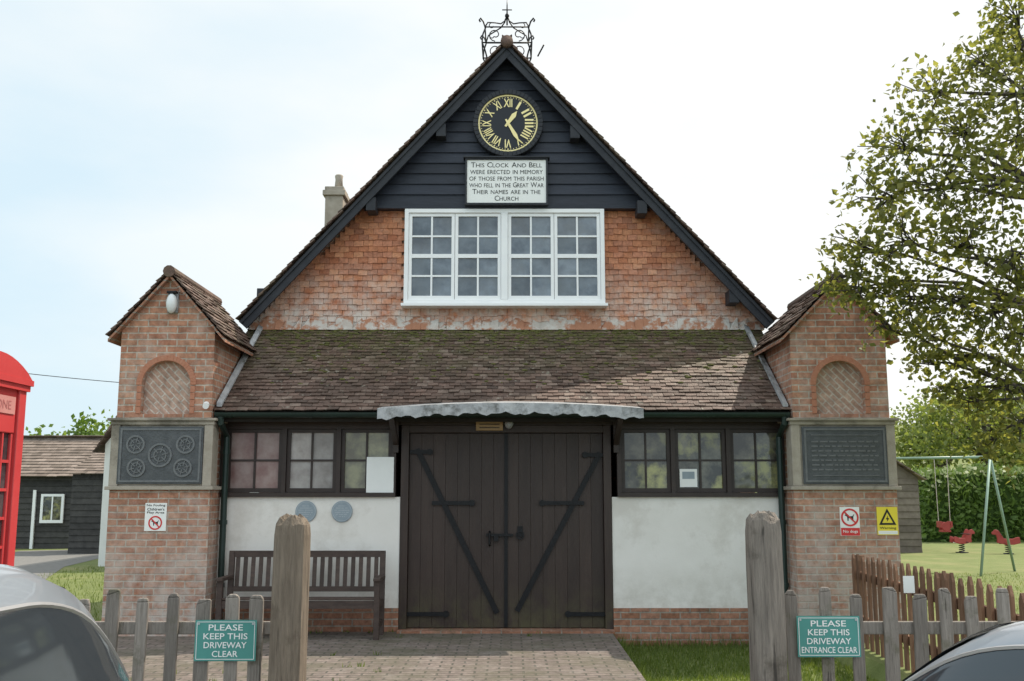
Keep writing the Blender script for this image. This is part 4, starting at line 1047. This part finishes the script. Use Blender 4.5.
mb = MB(); v = Vector((0, 2.2, .75)); tiles(mb, (x0-.1, 26.3, ze-.03), UX, v, int((x1-x0+.3)/.25), 10, .25, .24, .02, 1.5); part(mb, 'roof', M['oldtile'], sh)
mb = MB(); mb.hexa([(x0, 28.0, ze), (x1, 28.0, ze), (x1, 28.5, ze), (x0, 28.5, ze), (x0, 28.0, ze+.58), (x1, 28.0, ze+.58), (x1, 28.5, ze+.7), (x0, 28.5, ze+.7)]); part(mb, 'rear_wall', M['darkboard'], sh)
ct = empty('white_cottage', (-7.6, 22, 0), 'white walled cottage with steep tiled roof half hidden behind the left pier', 'cottage')
xl = PX(102, 500, 22); xr = xl+4.2; ze = PZ(444, 22); xm = (xl+xr)/2
mb = MB(); mb.prism([(xl, 0), (xr, 0), (xr, ze), (xm-.6, 4.0), (xm-1.0, 4.0), (xl, ze)], 22, 27); part(mb, 'wall', M['cwhite'], ct)
mb = MB()
dv = Vector((1.05, 0, 1.75))
tiles(mb, (xl-.15, 21.8, ze-.2), (0, 1, 0), dv, 18, 14, .3, dv.length/14, .02, 1.5)
dv2 = Vector((-2.4, 0, 1.75)); tiles(mb, (xr+.15, 21.8, ze-.2), (0, 1, 0), dv2, 18, 20, .3, dv2.length/20, .02, 1.5)
part(mb, 'roof', M['tile'], ct)
mb = MB(); n = 24; A_ = Vector((-19, 17, 5.5)); B_ = Vector((-7.0, 22.5, 3.9))
mb.tube([A_.lerp(B_, i/n)-Vector((0, 0, .35*4*(i/n)*(1-i/n))) for i in range(n+1)], .008, 5)
tag(mb.build('overhead_wire', M['rubber'], None, A_), 'thin overhead wire sloping down to the cottage on the left', 'wire')

# ------------------------------------------------------------------ trees and hedge
def leafcloud(mb, c, r, n, size, twigs, flat=1.0, sp=1.0):
    c = Vector(c); tw = []
    for _ in range(twigs):
        while True:
            p = Vector((random.uniform(-1, 1), random.uniform(-1, 1), random.uniform(-1, 1)))
            if p.length <= 1: break
        p = p*(.45+.55*random.random())/max(p.length, .3)*min(1, p.length+.25)
        tw.append((c+Vector((p.x*r, p.y*r, p.z*r*flat)), random.random()))
    per = max(1, n//twigs); sg = r*.75/math.sqrt(twigs)*1.3*sp
    for t, sv in tw:
        for _ in range(per):
            p = t+Vector((random.gauss(0, sg), random.gauss(0, sg), random.gauss(0, sg*.9)))
            d = Vector((random.gauss(0, 1), random.gauss(0, 1), random.gauss(-.35, .8))).normalized(); s = d.orthogonal().normalized()
            s = (Matrix.Rotation(random.uniform(0, 6.28), 3, d) @ s); L = size*random.uniform(.55, 1.25); w = L*.34
            bend = d.cross(s)*L*.12
            mb.poly([p, p+d*L*.45+s*w+bend, p+d*L, p+d*L*.45-s*w+bend], min(1, max(0, .55*sv+.45*random.random())))
    return tw
tree = empty('oak_tree', (6.3, 9.8, 0), 'large leafy tree overhanging the right pier from the right edge', 'tree')
cl = [(1015, 15, 9.2, .30), (980, 62, 9.1, .30), (1015, 92, 8.9, .42), (932, 93, 9.2, .31), (960, 130, 9., .40), (899, 147, 9.2, .34), (935, 190, 9., .42), (1000, 180, 8.8, .46), (876, 200, 9.2, .33), (902, 240, 9., .40),
      (858, 248, 9.2, .27), (960, 245, 8.9, .42), (840, 275, 9.2, .17), (856, 288, 9.1, .20), (875, 296, 9.2, .25), (1012, 250, 8.7, .40), (905, 300, 9.1, .30), (950, 300, 9., .34), (882, 326, 9.2, .15), (990, 315, 9., .38), (1020, 335, 9.1, .36),
      (925, 335, 9.2, .22), (960, 355, 9.3, .28), (922, 362, 9.3, .17), (1005, 385, 9.3, .32), (970, 402, 9.4, .23), (938, 392, 9.4, .15), (1020, 430, 9.4, .26), (985, 445, 9.5, .16),
      (1015, 140, 9.3, .30), (1018, 45, 9.4, .28),
      (1075, 40, 9.3, .6), (1090, 160, 9., .7), (1150, 80, 9.8, .8), (1090, 280, 9.2, .6), (1170, 220, 10, .9), (1100, 380, 9.4, .5), (1250, 120, 10.5, 1.0), (1230, 320, 10.5, .8), (1120, -60, 9.8, .8), (1250, -60, 10.5, 1.)]
mbl = MB(); tws = []
for px, py, Y, r in cl:
    c = P(px, py, Y); n = int(1400*r**1.45); t = leafcloud(mbl, c, r, n, .076, max(5, int(40*r)), .95, 1.2)
    # drooping sprays that make the outline ragged
    for _ in range(max(1, int(r*8))):
        a = random.uniform(0, 6.28); q = c+Vector((math.cos(a)*r*1.05, random.uniform(-.4, .4)*r, math.sin(a)*r*.9)); L = random.uniform(.10, .26)
        t.append((q, .5))
        for k in range(int(L*70)):
            f = random.random(); p = q+Vector(((1 if math.cos(a) > 0 else -1)*f*L*.55, random.gauss(0, .03), -f*L))+Vector((random.gauss(0, .025), 0, random.gauss(0, .025)))
            dd_ = Vector((random.gauss(0, 1), random.gauss(0, 1), random.gauss(-.6, .6))).normalized(); s = dd_.orthogonal().normalized(); l = .074*random.uniform(.6, 1.2)
            mbl.poly([p, p+dd_*l*.45+s*l*.33, p+dd_*l, p+dd_*l*.45-s*l*.33], random.uniform(.3, 1))
    tws.append((c, t))
part(mbl, 'crown', M['leaf'], tree, fix=False)
mb = MB()
T0 = Vector((6.3, 9.8, 0)); sp = [T0-Vector((0, 0, .1)), T0+Vector((-.05, 0, 1.2)), T0+Vector((.05, -.05, 2.6)), T0+Vector((-.1, -.05, 4.2)), T0+Vector((0, 0, 5.6)), T0+Vector((.1, .1, 6.8))]
mb.tube(sp, [.30, .24, .21, .17, .12, .06], 12)
hubs = [(PX(1060, 310, 9.3), 9.3, PZ(312, 9.3)), (PX(1050, 200, 9.2), 9.2, PZ(200, 9.2)), (PX(1050, 90, 9.3), 9.3, PZ(110, 9.3)), (PX(1055, 400, 9.4), 9.4, PZ(400, 9.4))]
hubs = [Vector(h) for h in hubs]
for h, b in zip(hubs, (sp[2], sp[2]+Vector((0, 0, .9)), sp[3], sp[2]-Vector((0, 0, .4)))):
    mb.tube([b, b.lerp(h, .5)+Vector((0, 0, .1)), h], [.10, .07, .045], 8)
for c, t in tws:
    h = min(hubs, key=lambda q: (q-c).length+max(0, q.z-c.z)*.6)
    m1 = h.lerp(c, .5)+Vector((random.uniform(-.1, .1), random.uniform(-.15, .15), random.uniform(-.02, .18)))
    mb.tube([h, h.lerp(m1, .5)+Vector((0, 0, random.uniform(-.05, .08))), m1, m1.lerp(c, .6)+Vector((random.uniform(-.05, .05), 0, random.uniform(-.06, .06))), c], [.032, .024, .017, .012, .008], 6)
    for p, _ in t[:22]: mb.tube([c.lerp(m1, random.uniform(0, .3)), c.lerp(p, .5)+Vector((0, 0, random.uniform(-.03, .05))), p], [.008, .006, .004], 4)
part(mb, 'trunk', M['bark'], tree, smooth=True)

def fartree(x, y, h, r, n, size, mat, label, tw=60):
    o = empty('tree', (x, y, 0), label, 'tree', 'background trees'); mb = MB()
    for k in range(7):
        a = random.uniform(0, 6.28); rr = r*random.uniform(.3, .6)
        leafcloud(mb, (x+math.cos(a)*rr, y+math.sin(a)*rr, h-r*.9+random.uniform(-.5, .45)*r), r*random.uniform(.45, .65), n//7, size, tw//7+3, .9)
    part(mb, 'crown', mat, o, fix=False)
    mb = MB(); mb.tube([(x, y, 0), (x+.1, y, h*.4), (x, y, h*.8)], [.05*h, .04*h, .015*h], 8)
    for k in range(5):
        a = random.uniform(0, 6.28); mb.tube([(x+.05, y, h*(.35+.06*k)), (x+math.cos(a)*r*.6, y+math.sin(a)*r*.6, h*(.6+.05*k))], [.02*h, .006*h], 6)
    part(mb, 'trunk', M['bark'], o, smooth=True)
fartree(PX(985, 430, 42), 42, PZ(365, 42), 3.0, 6500, .24, M['leaf2'], 'pale green tree standing behind the hedge at the right edge')
fartree(PX(938, 440, 50), 50, PZ(402, 50), 2.2, 4500, .26, M['leaf2'], 'smaller pale tree behind the hedge beside the grey shed')
fartree(PX(40, 440, 48), 48, PZ(430, 48), 1.6, 2500, .3, M['hedge'], 'green tree top above outbuilding roof, nearer the kiosk')
fartree(PX(94, 440, 46), 46, PZ(417, 46), 1.7, 2500, .3, M['hedge'], 'taller green tree top between outbuilding roof and cottage')
# hedge
hd = empty('hedge', (17, 33, 0), 'long clipped green hedge along the back of the playground', 'hedge')
mb = MB(); hx0, hx1 = PX(915, 500, 33), 34; ht = PZ(471, 33)
for _ in range(11000):
    x = random.uniform(hx0, hx1); k = random.random(); bump_ = .15*math.sin(x*1.7)+.12*math.sin(x*4.1+1)
    if k < .7: y = 33-.1*random.random()+bump_*.6; z = random.uniform(0, ht+bump_*.5)
    else: y = random.uniform(33, 34.6); z = ht+bump_*.5+random.gauss(0, .06)
    p = Vector((x, y+random.gauss(0, .08), z)); d = Vector((random.gauss(0, 1), random.gauss(0, 1), random.gauss(0, 1))).normalized(); s = d.orthogonal().normalized(); L = random.uniform(.12, .26)
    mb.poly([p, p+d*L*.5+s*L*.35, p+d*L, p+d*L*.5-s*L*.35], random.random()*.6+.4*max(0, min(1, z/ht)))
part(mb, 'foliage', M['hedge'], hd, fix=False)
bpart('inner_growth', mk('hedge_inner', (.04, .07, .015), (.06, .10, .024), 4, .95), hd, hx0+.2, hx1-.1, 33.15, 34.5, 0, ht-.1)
# right shed
sh = empty('garden_shed', (PX(905, 540, 27), 27, 0), 'grey weatherboarded shed with sloping roof behind the right pier', 'shed')
x0, x1 = PX(862, 500, 27), PX(919, 500, 27); zl, zh = PZ(478, 27), PZ(440, 27)
mb = MB(); boards(mb, x0, x1, 27, 0, zl, .18); mb.prism([(x0, zl), (x1, zl), (x0, zh)], 26.98, 27.06); mb.box(x0, x1, 27.06, 30, 0, zl); part(mb, 'wall', M['greyboard'], sh)
mb = MB(); dv = Vector((x0-x1-.3, 0, zh-zl+.2)); tiles(mb, (x1+.15, 26.8, zl-.08), (0, 1, 0), dv, 11, 9, .3, dv.length/9, .02, 1.5); part(mb, 'roof', M['oldtile'], sh)

# ------------------------------------------------------------------ playground
sw = empty('swing_frame', (9.2, 20, 0), 'pale green metal swing frame with one red seat on the grass', 'swing')
TA = Vector((PX(990, 457, 20), 20, PZ(457, 20))); TB = TA+Vector((-2.6, 1.4, 0))
mb = MB(); mb.tube([TA, TB], .027, 10); part(mb, 'crossbar', M['green'], sw, smooth=True)
for T in (TA, TB):
    for s_ in (-1, 1):
        q = Vector((T.x, T.y, 0))+Vector((.62*s_, .5*s_*1.2, 0)); mb = MB(); mb.tube([T, q], .025, 10); part(mb, 'leg', M['green'], sw, smooth=True)
c = TA.lerp(TB, .31); dd = (TB-TA).normalized()*.12; mb = MB()
for s_ in (-1, 1): mb.tube([c+dd*s_, c+dd*s_*.9-Vector((0, 0, 1.28))], .007, 5)
ch = part(mb, 'chain', M['alloy'], sw)
q = c-Vector((0, 0, 1.37)); mb = MB(); mb.ring(q.x, q.z, .001, .09, q.y-.09, q.y-.06, 14); mb.ring(q.x, q.z, .001, .09, q.y+.06, q.y+.09, 14); mb.box(q.x-.12, q.x-.09, q.y-.10, q.y+.10, q.z-.02, q.z+.10); mb.box(q.x+.09, q.x+.12, q.y-.10, q.y+.10, q.z-.02, q.z+.10); mb.box(q.x-.09, q.x+.09, q.y-.08, q.y+.08, q.z-.11, q.z-.07)
part(mb, 'swing_seat', M['dullred'], ch, bevel=.01)
def rider(px, py, Y, ca, cb, label, rz):
    q = P(px, py, Y); o = empty('spring_rider', (0, 0, 0), label, 'playground rider', 'spring riders on the playground')
    mb = MB(); pts = [(.10*math.cos(i*.7), .10*math.sin(i*.7), .02+.33*i/40) for i in range(41)]; mb.tube(pts, .016, 5); mb.box(-.16, .16, -.16, .16, 0, .03); part(mb, 'spring', M['dark'], o)
    prof = [(-.42, .40), (-.40, .62), (-.30, .60), (-.18, .55), (.12, .55), (.22, .72), (.30, .86), (.40, .88), (.52, .76), (.50, .70), (.38, .70), (.34, .56), (.36, .40), (.1, .34), (-.2, .34)]
    for y in (-.14, .11):
        mb = MB(); mb.prism([(a, b) for a, b in prof], y, y+.03); part(mb, 'side_panel', ca, o, bevel=.008)
    mb = MB(); mb.box(-.24, .10, -.108, .108, .50, .54); mb.box(-.3, .3, -.108, .108, .36, .40); part(mb, 'seat', cb, o, bevel=.01)
    mb = MB(); mb.tube([(.20, -.26, .70), (.20, .26, .70)], .016, 8); part(mb, 'handle', M['dark'], o)
    mb = MB(); mb.tube([(.1, -.25, .40), (.1, .25, .40)], .016, 8); part(mb, 'footrest', M['dark'], o)
    o.location = (q.x, Y, 0); o.rotation_euler = (0, 0, rz); o.scale = (.70, .70, .70)
rider(962, 551, 27, M['dullred'], M['panel'], 'dull red spring rider on the playground left of the swing frame leg', R(15))
rider(1008, 547, 26.5, M['dullred'], M['dark'], 'dull red spring rider with dark seat beyond the swing legs at far right', R(160))

# ------------------------------------------------------------------ sky, sun, camera
SUN = Vector((1.2, .80, 1.92)).normalized(); el = math.asin(SUN.z); az = math.atan2(SUN.x, SUN.y)
wd = bpy.data.worlds.new('World'); S.world = wd; wd.use_nodes = True; nt = wd.node_tree; bg = nt.nodes['Background']
sky = node(nt, 'ShaderNodeTexSky', sky_type='NISHITA', sun_disc=False, sun_elevation=el, sun_rotation=az, air_density=1.0, dust_density=2.0, ozone_density=1.0)
tc = node(nt, 'ShaderNodeTexCoord').outputs['Generated']
mp = node(nt, 'ShaderNodeMapping', {'Vector': tc, 'Scale': (1, 1, 2.6)}).outputs[0]
sp_ = node(nt, 'ShaderNodeSeparateXYZ', {0: tc})
# thin high haze: whiter towards the sun, pale blue away from it
glow = node(nt, 'ShaderNodeVectorMath', {0: tc, 1: tuple(SUN)}, operation='DOT_PRODUCT').outputs['Value']
g1 = maprange(nt, glow, .25, .62, -.05, .9)
n1 = maprange(nt, noise(nt, mp, 1.9, 6, .5), .36, .64, -.28, .48)
f = node(nt, 'ShaderNodeMath', {0: g1, 1: n1}, operation='ADD', use_clamp=True).outputs[0]
haze = mix(nt, f, (5.1, 6.25, 6.85, 1), (7.4, 7.4, 7.1, 1))
north_boost = maprange(nt, sp_.outputs[1], -.25, .45, 1.48, 1.0)  # added boost: unseen sky behind the camera brightened to light the shaded front
haze = mix(nt, 1., haze, node(nt, 'ShaderNodeCombineColor', {0: north_boost, 1: north_boost, 2: north_boost}).outputs[0], 'MULTIPLY')
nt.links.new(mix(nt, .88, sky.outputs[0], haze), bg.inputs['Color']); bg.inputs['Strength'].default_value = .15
ld = bpy.data.lights.new('sun', 'SUN'); ld.energy = 5.0; ld.angle = R(.5); ld.color = (1, .91, .77)
lo = bpy.data.objects.new('sun', ld); COL.objects.link(lo); lo.rotation_euler = SUN.to_track_quat('Z', 'Y').to_euler()
cd = bpy.data.cameras.new('camera'); cd.sensor_width = 36; cd.lens = 36*1000/1024; cd.clip_end = 3000; cd.clip_start = .05
co = bpy.data.objects.new('camera', cd); COL.objects.link(co); co.location = (0, 0, CAMZ); co.rotation_euler = (R(90)+TH, 0, 0); S.camera = co
S.view_settings.view_transform = 'Standard'; S.view_settings.look = 'None'; S.view_settings.exposure = 0
